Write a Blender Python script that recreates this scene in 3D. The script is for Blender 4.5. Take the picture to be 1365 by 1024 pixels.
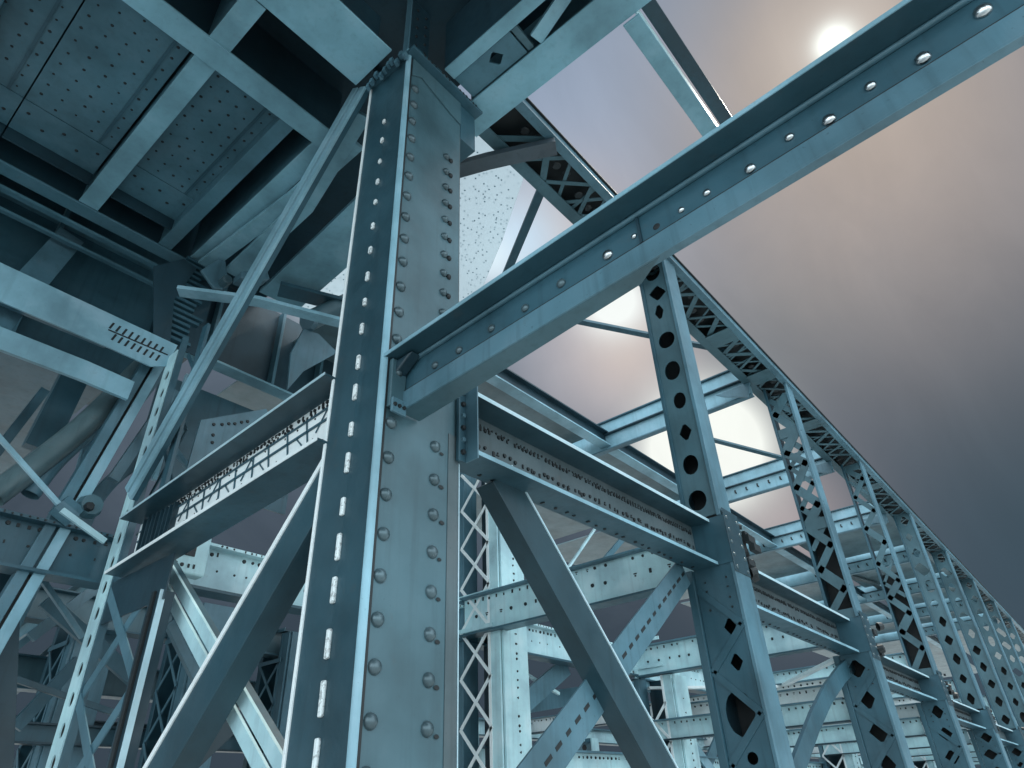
import bpy, bmesh, math, random
from mathutils import Vector, Matrix, Quaternion
random.seed(11)
R = math.radians
for o in list(bpy.data.objects): bpy.data.objects.remove(o)
scene = bpy.context.scene
C = scene.collection

# ---------------------------------------------------------------- camera
# axes of the bridge seen from the camera (X along the truss, Y across it, Z up); the camera is the origin
F, CX, CY = 880.0, 682.5, 512.0
Zc = Vector((-62, 1362, -880)).normalized()
Lc = Vector((866, -510, -880)); Tc = Vector((-1282, -638, -880))
Xa = (Lc - Lc.dot(Zc) * Zc).normalized()
Ya = (Tc - Tc.dot(Zc) * Zc).normalized()
Xc = (Xa + Ya.cross(Zc)).normalized()
Yc = Zc.cross(Xc)
W = Matrix((Xc, Yc, Zc))                      # camera space -> world
cam_d = bpy.data.cameras.new('camera'); cam = bpy.data.objects.new('camera', cam_d); C.objects.link(cam)
cam.matrix_world = W.to_4x4()
cam_d.sensor_width = 36; cam_d.lens = F / 1365 * 36
cam_d.clip_start = 0.05; cam_d.clip_end = 8000
scene.camera = cam
def ray(px, py): return W @ Vector((px - CX, -(py - CY), -F))
def P(px, py, ax, val):                        # where the sight line of a photo pixel meets the plane axis=val
    r = ray(px, py); i = 'XYZ'.index(ax); return r * (val / r[i])

# ---------------------------------------------------------------- light
SUN = ray(1113, 58).normalized()
sun_el = math.asin(SUN.z); sun_az = math.atan2(SUN.x, SUN.y)
world = bpy.data.worlds.new('World'); scene.world = world; world.use_nodes = True
nt = world.node_tree; nt.nodes.clear()
def N(t, **k):
    n = nt.nodes.new(t)
    for a, b in k.items(): setattr(n, a, b)
    return n
def lk(a, b): nt.links.new(a, b)
def mth(op, a, b=None, c=None):
    n = N('ShaderNodeMath', operation=op)
    for i, v in enumerate((a, b, c)):
        if v is None: continue
        if isinstance(v, (int, float)): n.inputs[i].default_value = v
        else: lk(v, n.inputs[i])
    return n.outputs[0]
tc = N('ShaderNodeTexCoord'); dirv = tc.outputs['Generated']
def dot(v):
    n = N('ShaderNodeVectorMath', operation='DOT_PRODUCT'); lk(dirv, n.inputs[0]); n.inputs[1].default_value = v
    return n.outputs['Value']
def glow(v, sig_deg):                          # gaussian lobe round a direction
    k = 1 / R(sig_deg) ** 2
    return mth('EXPONENT', mth('MULTIPLY', mth('SUBTRACT', dot(v), 1.0), k))
def mixc(fac, a, b, mode='MIX'):
    n = N('ShaderNodeMix', data_type='RGBA', blend_type=mode)
    if isinstance(fac, (int, float)): n.inputs[0].default_value = fac
    else: lk(fac, n.inputs[0])
    for s, v in ((6, a), (7, b)):
        if isinstance(v, tuple): n.inputs[s].default_value = (*v, 1)
        else: lk(v, n.inputs[s])
    return n.outputs[2]
def noise(scale, detail=4, rough=.5, dist=0):
    n = N('ShaderNodeTexNoise'); n.inputs['Scale'].default_value = scale; n.inputs['Detail'].default_value = detail
    n.inputs['Roughness'].default_value = rough; n.inputs['Distortion'].default_value = dist
    lk(dirv, n.inputs['Vector']); return n.outputs['Fac']
sky = N('ShaderNodeTexSky', sky_type='NISHITA'); sky.sun_disc = False
sky.sun_elevation = sun_el; sky.sun_rotation = sun_az; sky.dust_density = 3; sky.air_density = 1.2
skyc = mixc(1.0, sky.outputs[0], (.10, .10, .10), 'MULTIPLY')
n1 = noise(3.0, 6, .6, .5)
up = dot((0, 0, 1))
# storm cloud ahead: slate near the horizon, lavender overhead
hfac = mth('MINIMUM', 1.0, mth('MAXIMUM', 0.0, mth('ADD', mth('MULTIPLY', mth('SUBTRACT', up, .20), 1.30), mth('MULTIPLY', mth('SUBTRACT', n1, .5), .75))))
cloud = mixc(hfac, (.044, .060, .080), (.20, .235, .295))
def add_glow(base, px, py, sig, col, s, wob=.5):
    g = glow(ray(px, py).normalized(), sig)
    g = mth('MULTIPLY', g, mth('ADD', 1 - wob * .5, mth('MULTIPLY', n1, wob)))
    g = mth('MINIMUM', mth('MULTIPLY', g, s), 1.0)
    return mixc(g, base, col)
cloud = add_glow(cloud, 760, 215, 11, (.37, .43, .56), .95, .5)
cloud = add_glow(cloud, 1130, 400, 12, (.24, .245, .275), .8, .5)
cloud = add_glow(cloud, 1060, 450, 4.5, (.165, .21, .23), .7, .9)
cloud = add_glow(cloud, 1190, 600, 9, (.115, .125, .16), .7, .6)
cloud = add_glow(cloud, 1400, 680, 11, (.043, .075, .10), .9, .5)
cloud = add_glow(cloud, 1160, 215, 10.0, (.44, .355, .32), .95, .8)
cloud = add_glow(cloud, 1105, 75, 5.4, (.56, .44, .365), .95, .7)
cloud = add_glow(cloud, 1112, 62, 2.4, (.68, .58, .52), .95, .6)
cloud = add_glow(cloud, 790, 480, 5.0, (.47, .43, .46), .95)
cloud = add_glow(cloud, 745, 320, 4.0, (.66, .53, .49), .95)
cloud = add_glow(cloud, 840, 465, 3.3, (.66, .53, .48), .95)
cloud = add_glow(cloud, 818, 403, 1.9, (1.0, .97, .92), 1.5)
cloud = add_glow(cloud, 690, 320, 3.0, (.62, .74, .86), 1.0)
cloud = add_glow(cloud, 650, 345, 1.6, (.85, .95, 1.0), .8)
cloud = add_glow(cloud, 1040, 700, 3.6, (.45, .37, .37), .9)
cloud = add_glow(cloud, 940, 597, 2.9, (1.0, .96, .88), 3.2, .3)
cloud = add_glow(cloud, 455, 370, 2.5, (.9, .96, 1.0), 1.4)
cloud = add_glow(cloud, 1112, 58, .80, (1.15, 1.1, 1.0), 2.2, .9)
mpn = N('ShaderNodeMapping'); lk(dirv, mpn.inputs['Vector']); mpn.inputs['Rotation'].default_value = (.3, .5, .9); mpn.inputs['Scale'].default_value = (1, 3.2, 1.6)
n2 = N('ShaderNodeTexNoise'); n2.inputs['Scale'].default_value = 2.6; n2.inputs['Detail'].default_value = 7; n2.inputs['Roughness'].default_value = .58; n2.inputs['Distortion'].default_value = .8; lk(mpn.outputs[0], n2.inputs['Vector'])
wisp = N('ShaderNodeMapRange'); lk(n2.outputs['Fac'], wisp.inputs[0]); wisp.inputs[1].default_value = .3; wisp.inputs[2].default_value = .7; wisp.inputs[3].default_value = .95; wisp.inputs[4].default_value = 1.05
wv = N('ShaderNodeVectorMath', operation='SCALE'); lk(cloud, wv.inputs[0]); lk(wisp.outputs[0], wv.inputs['Scale']); cloud = mixc(1.0, wv.outputs[0], (.93, 1.0, 1.03), 'MULTIPLY')
# unseen sky behind the photographer, brightened as fill for the camera-facing steel
back = mth('MINIMUM', mth('MAXIMUM', mth('ADD', mth('MULTIPLY', dot((-.62, -.77, .12)), 1.7), mth('MULTIPLY', mth('SUBTRACT', n1, .35), .5)), 0.0), 1.0)
bright = mixc(.75, skyc, (2.95, 3.5, 3.78))
final = mixc(back, cloud, bright)
bg = N('ShaderNodeBackground'); bg.inputs['Strength'].default_value = 1.0; lk(final, bg.inputs['Color'])
wo = N('ShaderNodeOutputWorld'); lk(bg.outputs[0], wo.inputs['Surface'])
sd = bpy.data.lights.new('sun', 'SUN'); sd.energy = 3.0; sd.angle = R(1.0); sd.color = (1, .93, .82)
so = bpy.data.objects.new('sun', sd); C.objects.link(so)
so.rotation_euler = (-SUN).to_track_quat('-Z', 'Y').to_euler(); so.location = (0, 0, 30)
vs = scene.view_settings; vs.view_transform = 'Standard'; vs.look = 'None'; vs.exposure = 0.0; vs.gamma = 1; vs.use_curve_mapping = False

# ---------------------------------------------------------------- materials
def paint(name, col, rough=.36, var=.32, dirt=.5, metal=0.0, rust=.16, bump=.12, speck=.66, warmth=.45):
    m = bpy.data.materials.new(name); m.use_nodes = True
    t = m.node_tree; b = t.nodes['Principled BSDF']
    def nn(ty): return t.nodes.new(ty)
    tcn = nn('ShaderNodeTexCoord'); g = nn('ShaderNodeNewGeometry')
    pos = g.outputs['Position']
    def noi(sc, det, vec=pos, ro=.55):
        n = nn('ShaderNodeTexNoise'); n.inputs['Scale'].default_value = sc; n.inputs['Detail'].default_value = det
        n.inputs['Roughness'].default_value = ro; t.links.new(vec, n.inputs['Vector']); return n.outputs['Fac']
    def ramp(v, a, bb, ca=(0, 0, 0, 1), cb=(1, 1, 1, 1)):
        r = nn('ShaderNodeValToRGB'); r.color_ramp.elements[0].position = a; r.color_ramp.elements[1].position = bb
        r.color_ramp.elements[0].color = ca; r.color_ramp.elements[1].color = cb; t.links.new(v, r.inputs[0]); return r.outputs[0]
    def mix(f, a, bb, mode='MIX'):
        n = nn('ShaderNodeMix'); n.data_type = 'RGBA'; n.blend_type = mode
        if isinstance(f, float): n.inputs[0].default_value = f
        else: t.links.new(f, n.inputs[0])
        for s, v in ((6, a), (7, bb)):
            if isinstance(v, tuple): n.inputs[s].default_value = (*v, 1)
            else: t.links.new(v, n.inputs[s])
        return n.outputs[2]
    dark = tuple(c * (1 - var) for c in col); lite = tuple(min(.95, c * (1 + var)) for c in col)
    base = mix(ramp(noi(1.3, 5), .32, .68), dark, lite)
    warm = (min(.9, col[0] * 1.45), col[1] * 1.0, col[2] * .95)
    base = mix(ramp(noi(2.6, 3), .5, .8, cb=(warmth, warmth, warmth, 1)), base, warm)
    # streaks running down the steel
    mp = nn('ShaderNodeMapping'); mp.inputs['Scale'].default_value = (9, 9, .5); t.links.new(pos, mp.inputs['Vector'])
    st = ramp(noi(1.6, 4, mp.outputs[0]), .52, .78, cb=(dirt, dirt, dirt, 1))
    base = mix(st, base, tuple(c * .45 for c in col))
    sp = ramp(noi(38, 3), speck, speck + .08, cb=(dirt * .9,) * 3 + (1,))
    base = mix(sp, base, tuple(c * .4 for c in col))
    if rust > 0:
        rm = ramp(noi(5.0, 9, ro=.75), .60, .68, cb=(rust, rust, rust, 1))
        base = mix(rm, base, (.10, .065, .045))
    t.links.new(base, b.inputs['Base Color'])
    rr = nn('ShaderNodeMapRange'); t.links.new(noi(7, 4), rr.inputs[0]); rr.inputs[3].default_value = rough - .1; rr.inputs[4].default_value = rough + .17
    t.links.new(rr.outputs[0], b.inputs['Roughness']); b.inputs['Metallic'].default_value = metal
    bp = nn('ShaderNodeBump'); bp.inputs['Strength'].default_value = bump; bp.inputs['Distance'].default_value = .01
    t.links.new(noi(24, 5), bp.inputs['Height']); t.links.new(bp.outputs[0], b.inputs['Normal'])
    return m
M = dict(
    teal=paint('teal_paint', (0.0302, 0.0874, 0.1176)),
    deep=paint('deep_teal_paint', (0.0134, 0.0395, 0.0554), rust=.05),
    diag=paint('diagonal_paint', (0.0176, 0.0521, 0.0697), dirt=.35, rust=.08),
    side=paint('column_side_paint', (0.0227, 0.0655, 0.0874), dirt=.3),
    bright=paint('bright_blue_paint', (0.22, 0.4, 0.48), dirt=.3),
    mid=paint('grey_teal_paint', (0.0554, 0.1176, 0.1428), dirt=.35, rust=.16, warmth=.25),
    grey=paint('grey_paint', (0.0722, 0.1058, 0.1176), dirt=.45, rust=.25),
    soffit=paint('grey_soffit_paint', (0.105, 0.168, 0.189), dirt=.3, rust=.15),
    light=paint('light_teal_paint', (0.0773, 0.168, 0.2142)),
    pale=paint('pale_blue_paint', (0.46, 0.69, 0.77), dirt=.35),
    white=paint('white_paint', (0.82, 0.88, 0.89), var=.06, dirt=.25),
    edge=paint('edge_highlight_paint', (0.5, 0.69, 0.76), rough=.3, var=.12, dirt=.2, metal=.15),  # pale tone imitating highlights along the steel edges
    rivet=paint('rivet_steel', (0.0714, 0.1134, 0.1302), rough=.27, metal=.35, dirt=.3),
    chrome=paint('polished_bolt', (0.5, 0.53, 0.54), rough=.16, metal=1.0, dirt=.5, bump=.25),
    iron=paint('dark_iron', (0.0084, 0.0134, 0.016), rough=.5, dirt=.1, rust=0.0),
    brown=paint('slate_primer', (.055, .075, .09), dirt=.4, rust=.1),
    conduit=paint('rusty_conduit_paint', (0.0924, 0.1512, 0.168), rust=.4, dirt=.6),
    mottle=paint('mottled_white', (0.8, 0.87, 0.88), var=.1, dirt=.9, rust=.5, bump=.4, speck=.53),
    deckflange=paint('deck_flange_paint', (0.1742, 0.3484, 0.4202), dirt=.25),
    deckplate=paint('deck_plate_paint', (0.063, 0.1512, 0.1932), dirt=.3),
)
def frosted():
    m = bpy.data.materials.new('frosted_glass'); m.use_nodes = True; t = m.node_tree; t.nodes.clear()
    g = t.nodes.new('ShaderNodeNewGeometry'); v = t.nodes.new('ShaderNodeTexVoronoi'); v.inputs['Scale'].default_value = 15
    v.inputs['Randomness'].default_value = .75
    t.links.new(g.outputs['Position'], v.inputs['Vector'])
    r = t.nodes.new('ShaderNodeValToRGB'); r.color_ramp.elements[0].position = .15; r.color_ramp.elements[1].position = .21
    r.color_ramp.elements[0].color = (.10, .16, .19, 1); r.color_ramp.elements[1].color = (.60, .66, .69, 1)
    t.links.new(v.outputs['Distance'], r.inputs[0])
    tr = t.nodes.new('ShaderNodeBsdfTranslucent'); tp = t.nodes.new('ShaderNodeBsdfTransparent'); gl = t.nodes.new('ShaderNodeBsdfGlossy'); gl.inputs['Roughness'].default_value = .2
    t.links.new(r.outputs[0], tr.inputs[0]); t.links.new(r.outputs[0], tp.inputs[0])
    a = t.nodes.new('ShaderNodeMixShader'); a.inputs[0].default_value = .5; t.links.new(tr.outputs[0], a.inputs[1]); t.links.new(tp.outputs[0], a.inputs[2])
    b = t.nodes.new('ShaderNodeMixShader'); b.inputs[0].default_value = .05; t.links.new(a.outputs[0], b.inputs[1]); t.links.new(gl.outputs[0], b.inputs[2])
    o = t.nodes.new('ShaderNodeOutputMaterial'); t.links.new(b.outputs[0], o.inputs[0]); return m
M['glass'] = frosted()
M['ground'] = paint('pale_concrete', (.46, .50, .51), rough=.8, var=.15, dirt=.3)

# ---------------------------------------------------------------- builders
class MB:
    def __init__(s): s.v = []; s.f = []
    def quad(s, a, b, c, d):
        i = len(s.v); s.v += [Vector(x) for x in (a, b, c, d)]; s.f.append((i, i + 1, i + 2, i + 3))
    def obox(s, c, a, b, d):                   # centre and three half-vectors
        i = len(s.v)
        for z in (-1, 1):
            for y in (-1, 1):
                for x in (-1, 1): s.v.append(c + a * x + b * y + d * z)
        for q in ((0, 2, 3, 1), (4, 5, 7, 6), (0, 1, 5, 4), (2, 6, 7, 3), (0, 4, 6, 2), (1, 3, 7, 5)): s.f.append(tuple(i + k for k in q))
        return s
    def box(s, x0, x1, y0, y1, z0, z1):
        return s.obox(Vector(((x0 + x1) / 2, (y0 + y1) / 2, (z0 + z1) / 2)), Vector(((x1 - x0) / 2, 0, 0)), Vector((0, (y1 - y0) / 2, 0)), Vector((0, 0, (z1 - z0) / 2)))
    def bar(s, p0, p1, w, h, up=(0, 0, 1)):     # w across, h along up
        d = p1 - p0; L = d.length; d = d / L; sd = d.cross(Vector(up)).normalized(); v = sd.cross(d)
        return s.obox((p0 + p1) / 2, d * (L / 2), sd * (w / 2), v * (h / 2))
    def prism(s, c, n, r, h, k=8, sx=1.0, ref=None):
        n = n.normalized(); a = (ref or (Vector((0, 0, 1)) if abs(n.z) < .9 else Vector((1, 0, 0)))); u = n.cross(a).normalized(); w = n.cross(u)
        i = len(s.v); rs = [u * (math.cos(2 * math.pi * j / k) * r * sx) + w * (math.sin(2 * math.pi * j / k) * r) for j in range(k)]
        s.v += [c + x for x in rs] + [c + x * .8 + n * h for x in rs]
        for j in range(k): s.f.append((i + j, i + (j + 1) % k, i + k + (j + 1) % k, i + k + j))
        s.f.append(tuple(i + k + j for j in range(k))); return s
    def extrude(s, pts, off):                   # closed polygon given a thickness
        i = len(s.v); k = len(pts); s.v += [Vector(p) for p in pts] + [Vector(p) + off for p in pts]
        s.f.append(tuple(range(i, i + k))); s.f.append(tuple(range(i + 2 * k - 1, i + k - 1, -1)))
        for j in range(k): s.f.append((i + j, i + k + j, i + k + (j + 1) % k, i + (j + 1) % k))
        return s
    def tube(s, pts, r, k=10, up=(0, 0, 1)):
        i0 = len(s.v)
        for n, p in enumerate(pts):
            d = (pts[min(n + 1, len(pts) - 1)] - pts[max(n - 1, 0)]).normalized(); u = d.cross(Vector(up)).normalized(); w = u.cross(d)
            for j in range(k): s.v.append(p + (u * math.cos(2 * math.pi * j / k) + w * math.sin(2 * math.pi * j / k)) * r)
        for n in range(len(pts) - 1):
            for j in range(k):
                a = i0 + n * k + j; b = i0 + n * k + (j + 1) % k; s.f.append((a, b, b + k, a + k))
        return s
    def ribbon(s, pts, w, h, up=(0, 0, 1)):     # bent flat bar
        i0 = len(s.v)
        for n, p in enumerate(pts):
            d = (pts[min(n + 1, len(pts) - 1)] - pts[max(n - 1, 0)]).normalized(); u = d.cross(Vector(up)).normalized(); v = u.cross(d)
            s.v += [p - u * w / 2 - v * h / 2, p + u * w / 2 - v * h / 2, p + u * w / 2 + v * h / 2, p - u * w / 2 + v * h / 2]
        for n in range(len(pts) - 1):
            a = i0 + n * 4
            for j in range(4): s.f.append((a + j, a + (j + 1) % 4, a + 4 + (j + 1) % 4, a + 4 + j))
        e = i0 + (len(pts) - 1) * 4; s.f.append((i0, i0 + 3, i0 + 2, i0 + 1)); s.f.append((e, e + 1, e + 2, e + 3)); return s
    def holed(s, o, u, v, U, V, n, t, holes):
        """plate from o along u (length U) and v (length V), thickness t against n; holes: one per cell (v0, v1, shape, cu, cv, a, b)"""
        def lay(uu, vv, z): return o + u * uu + v * vv - n * z
        cur = 0.0
        def solid(a, b):
            if b - a > 1e-4: s.obox(lay(U / 2, (a + b) / 2, t / 2), u * (U / 2), v * ((b - a) / 2), n * (t / 2))
        for (v0, v1, shape, cu, cv, a, b) in holes:
            solid(cur, v0); cur = v1
            ang = sorted([2 * math.pi * j / 18 for j in range(18)] + [math.atan2(y - cv, x - cu) % (2 * math.pi) for x in (0, U) for y in (v0, v1)])
            inn = []; out = []
            for th in ang:
                c, q = math.cos(th), math.sin(th)
                if shape == 'o': r = 1 / math.sqrt((c / a) ** 2 + (q / b) ** 2)
                elif shape == 'd': r = 1 / (abs(c) / a + abs(q) / b + 1e-9)
                else:
                    c2, q2 = math.cos(th + .6), math.sin(th + .6); r = 1 / max(abs(c2) / a, abs(q2) / b, 1e-9)
                inn.append((cu + c * r, cv + q * r))
                ts = [9e9]
                if c > 1e-9: ts.append((U - cu) / c)
                if c < -1e-9: ts.append(-cu / c)
                if q > 1e-9: ts.append((v1 - cv) / q)
                if q < -1e-9: ts.append((v0 - cv) / q)
                k = min(ts); out.append((cu + c * k, cv + q * k))
            m = len(ang); i = len(s.v)
            for z in (0, t):
                s.v += [lay(*p, z) for p in inn]; s.v += [lay(*p, z) for p in out]
            for j in range(m):
                k = (j + 1) % m
                s.f.append((i + j, i + m + j, i + m + k, i + k)); s.f.append((i + 2 * m + j, i + 2 * m + k, i + 3 * m + k, i + 3 * m + j))
                s.f.append((i + j, i + k, i + 2 * m + k, i + 2 * m + j)); s.f.append((i + m + j, i + 3 * m + j, i + 3 * m + k, i + m + k))
        solid(cur, V); return s

ROOT = {}
def thing(name, label, cat, loc, group=None):
    o = bpy.data.objects.new(name, None); C.objects.link(o); o.location = loc; o.empty_display_size = .2
    o['label'] = label; o['category'] = cat; o['kind'] = 'thing'
    if group: o['group'] = group
    ROOT[o.name] = Vector(loc); return o
def mesh_of(name, mb, base, mat, smooth=False):
    me = bpy.data.meshes.new(name); me.from_pydata([tuple(v - base) for v in mb.v], [], mb.f)
    bm = bmesh.new(); bm.from_mesh(me); bmesh.ops.recalc_face_normals(bm, faces=bm.faces); bm.to_mesh(me); bm.free()
    me.materials.append(M[mat])
    if smooth: me.shade_smooth()
    return me
def part(name, mb, mat, parent, bevel=0, smooth=False, label=None):
    base = ROOT[parent.name]
    o = bpy.data.objects.new(name, mesh_of(name, mb, base, mat, smooth)); C.objects.link(o); o.parent = parent
    ROOT[o.name] = base
    if bevel:
        b = o.modifiers.new('bevel', 'BEVEL'); b.width = bevel; b.segments = 2; b.limit_method = 'ANGLE'; b.angle_limit = R(40)
    if label: o['label'] = label
    if name in ('rivet_row', 'upper_rivet_row', 'lower_rivet_row', 'bolt_rows', 'top_bolts', 'underside_bolts', 'hanging_clips'): o['kind'] = 'stuff'
    return o
def solo(name, label, cat, mb, mat, loc, group=None, bevel=0, smooth=False):
    loc = Vector(loc); o = bpy.data.objects.new(name, mesh_of(name, mb, loc, mat, smooth)); C.objects.link(o); o.location = loc
    o['label'] = label; o['category'] = cat; o['kind'] = 'thing'
    if group: o['group'] = group
    if bevel:
        b = o.modifiers.new('bevel', 'BEVEL'); b.width = bevel; b.segments = 2; b.limit_method = 'ANGLE'; b.angle_limit = R(40)
    ROOT[o.name] = loc; return o
def dup(root, off, label):
    r = root.copy(); C.objects.link(r); r.location = root.location + Vector(off); r['label'] = label; ROOT[r.name] = Vector(r.location)
    for ch in list(root.children):
        c = ch.copy(); C.objects.link(c); c.parent = r
        for g in ch.children:
            d = g.copy(); C.objects.link(d); d.parent = c
    return r
def dome_mesh(r, h, mat, k=14):
    key = ('dome', round(r, 4), round(h, 4), mat)
    if key in ROOT: return ROOT[key]
    mb = MB(); rings = 5
    for a in range(rings):
        t = a / rings * math.pi / 2
        for j in range(k): mb.v.append(Vector((math.cos(t) * r * math.cos(2 * math.pi * j / k), math.cos(t) * r * math.sin(2 * math.pi * j / k), math.sin(t) * h)))
    mb.v.append(Vector((0, 0, h)))
    for a in range(rings - 1):
        for j in range(k): mb.f.append((a * k + j, a * k + (j + 1) % k, (a + 1) * k + (j + 1) % k, (a + 1) * k + j))
    for j in range(k): mb.f.append(((rings - 1) * k + j, (rings - 1) * k + (j + 1) % k, rings * k))
    ROOT[key] = mesh_of('rivet', mb, Vector(), mat, True); return ROOT[key]
def rivet(parent, pos, n, r=.03, h=.022, mat='rivet', name='rivet'):
    o = bpy.data.objects.new(name, dome_mesh(r, h, mat)); C.objects.link(o); o.parent = parent
    o.location = Vector(pos) - ROOT[parent.name]; o.rotation_mode = 'QUATERNION'
    o.rotation_quaternion = Vector(n).to_track_quat('Z', 'Y'); return o
def frame(p0, p1, up):
    d = (p1 - p0).normalized(); s = d.cross(Vector(up)).normalized(); return d, s, s.cross(d)
def marks(mb, p0, p1, n, size, pitch, kind='mix', jit=.25):
    """a row of small bolt heads, nuts and slots along a line on a face with normal n"""
    d = p1 - p0; L = d.length; d = d / L; w = n.cross(d).normalized(); k = int(L / pitch)
    for i in range(k):
        c = p0 + d * ((i + .5) * pitch + random.uniform(-jit, jit) * pitch * .4) + w * random.uniform(-jit, jit) * size * .6
        t = random.random()
        if kind == 'slot': mb.obox(c, d * (size * 1.5), w * (size * .45), n * .004)
        elif kind == 'bolt' or t < .45: mb.prism(c, n, size * random.uniform(.8, 1.1), size * .6, 7)
        elif t < .75: mb.obox(c, d * (size * random.uniform(.35, .7)), w * (size * random.uniform(.7, 1.1)), n * (size * .4))
        elif t < .9:
            mb.obox(c - w * size * .5, d * (size * .8), w * (size * .22), n * (size * .4)); mb.obox(c + w * size * .5, d * (size * .35), w * (size * .3), n * (size * .4))
    return mb
def ibeam(name, label, cat, p0, p1, depth, width, group=None, tf=.025, tw=.02, up=(0, 0, 1), mat='teal', web='', bot='', top='', edge=None, bevel=.004):
    """p0-p1 run along the middle of the web"""
    p0 = Vector(p0); p1 = Vector(p1); d, s, v = frame(p0, p1, up); r = thing(name, label, cat, p0, group)
    part('web', MB().bar(p0, p1, tw, depth - 2 * tf, up), web or mat, r)
    for nm, sg, mm in (('top_flange', 1, top or mat), ('bottom_flange', -1, bot or mat)):
        q = v * (sg * (depth / 2 - tf / 2)); f = part(nm, MB().bar(p0 + q, p1 + q, width, tf, up), mm, r, bevel)
        if edge:
            e = MB()
            for sd in (1, -1):
                z = s * (sd * (width / 2 + .002)); e.bar(p0 + q + z, p1 + q + z, .004, tf + .004, up)
            part('highlight_strip', e, edge, f)  # thin strip paints a highlight onto the flange edge
    return r

# ---------------------------------------------------------------- ground
g = MB(); n = 12; S = 3000
for i in range(n):
    for j in range(n):
        a = -S + 2 * S * i / n; b = -S + 2 * S * j / n; c = 2 * S / n
        g.quad((a, b, -1.6), (a + c, b, -1.6), (a + c, b + c, -1.6), (a, b + c, -1.6))
me = mesh_of('ground', g, Vector((0, 0, -1.6)), 'ground'); go = bpy.data.objects.new('ground', me); go.location = (0, 0, -1.6); C.objects.link(go); go['kind'] = 'structure'

GZ = -1.6
V3 = Vector
# ---------------------------------------------------------------- main column
col = thing('riveted_column', 'big grey-teal riveted steel column in the middle, nearest of all the uprights', 'column', (2.7, 3.2, GZ))
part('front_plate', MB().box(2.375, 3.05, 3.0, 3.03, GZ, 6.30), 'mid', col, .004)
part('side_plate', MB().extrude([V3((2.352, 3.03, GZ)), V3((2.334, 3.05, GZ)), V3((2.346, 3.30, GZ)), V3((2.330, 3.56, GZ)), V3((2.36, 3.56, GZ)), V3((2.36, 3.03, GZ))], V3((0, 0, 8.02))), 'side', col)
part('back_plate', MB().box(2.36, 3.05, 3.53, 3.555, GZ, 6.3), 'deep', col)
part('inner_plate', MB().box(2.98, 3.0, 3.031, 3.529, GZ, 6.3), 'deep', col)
m = MB(); pts = []
for k in range(7):
    a = math.pi + k / 6 * math.pi / 2; pts.append((2.352 + .036 * math.cos(a), 3.024 + .036 * math.sin(a)))
pts += [(2.352, 3.024)]
m.extrude([V3((x, y, GZ)) for x, y in pts], V3((0, 0, 8.02))); part('corner_angle', m, 'bright', col)  # bright paint on the rounded corner imitates a highlight
part('highlight_strip', MB().box(2.318, 2.35, 3.561, 3.585, GZ, 6.35), 'white', col, .003)  # white strip painted as the rim highlight of the side plate
part('seam_plate', MB().box(2.3535, 2.374, 2.991, 3.03, GZ, 6.28), 'iron', col)
part('right_angle', MB().box(3.051, 3.066, 3.006, 3.1, GZ, 6.2), 'grey', col, .004)
part('right_highlight_strip', MB().box(3.067, 3.075, 3.0, 3.03, GZ, 2.1), 'edge', col)  # pale strip imitates light catching the right edge
part('rust_strip', MB().box(2.955, 3.05, 2.994, 2.9995, GZ, 2.3), 'grey', col)
zs = [.418 + .25 * k for k in range(-7, 8)] + [2.855 + .25 * k for k in range(0, 13)]
for z in zs: rivet(col, (2.425 + random.uniform(-.004, .004), 3.0, z + random.uniform(-.006, .006)), (0, -1, 0), .044, .038)
for k in range(15):
    z = .36 + .25 * (k - 7); part('paint_smudge', MB().prism(V3((2.895 + random.uniform(-.01, .01), 2.9935, z)), V3((0, -1, 0)), random.uniform(.010, .016), .002, 9, 1.6), 'iron', col)
zr = [.395 + .25 * k for k in range(-7, 8)]
for z in zr: rivet(col, (2.825, 3.0, z), (0, -1, 0), .044, .038)
for k in range(11):
    z = 3.15 + .212 * k
    rivet(col, (2.865, 3.0, z), (0, -1, 0), .036, .036); rivet(col, (2.925, 3.0, z - .004), (0, -1, 0), .026, .026, 'iron')
for k in range(-5, 20):
    z = .28 + .277 * k + random.uniform(-.02, .02); l = max(.03, min(.10, .10 - .018 * (z - 0.3))) * random.uniform(.75, 1.1)
    m = MB().obox(V3((2.336, 3.305, z)), V3((.012, 0, 0)), V3((0, .018, 0)), V3((0, 0, l))); part('bright_slot_plate', m, 'mottle', col, .009)
# cap with its ragged gusset and lips
m = MB().box(2.30, 3.30, 2.90, 3.62, 6.31, 6.35); part('cap_plate', m, 'teal', col, .004)
m = MB().extrude([V3((2.38, 2.985, 6.30)), V3((3.05, 2.985, 6.30)), V3((3.05, 2.985, 5.95)), V3((2.9, 2.985, 5.98)), V3((2.5, 2.985, 6.12)), V3((2.38, 2.985, 6.02))], V3((0, .012, 0))); part('gusset', m, 'mid', col, .003)
m = MB(); marks(m, V3((2.42, 2.897, 6.33)), V3((3.28, 2.897, 6.33)), V3((0, -1, 0)), .013, .05); part('bolt_row', m, 'iron', col)
m = MB()
for k in range(10):
    y = 3.0 + k * .06; m.obox(V3((2.29 - random.uniform(0, .03), y, 6.30 + random.uniform(-.06, .05))), V3((.025, .008, 0)), V3((0, .022, .012)), V3((.006, 0, .04)))
part('cap_clip', m, 'light', col)
m = MB().box(3.06, 3.28, 3.0, 3.4, 5.75, 6.3); part('side_bracket', m, 'teal', col, .004)
m = MB().box(2.34, 2.62, 3.05, 3.09, 6.36, 8.2); part('upper_stem', m, 'deep', col); m = MB().box(2.325, 2.339, 3.02, 3.1, 6.36, 8.2); part('stem_edge', m, 'light', col)
m = MB()
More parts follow.
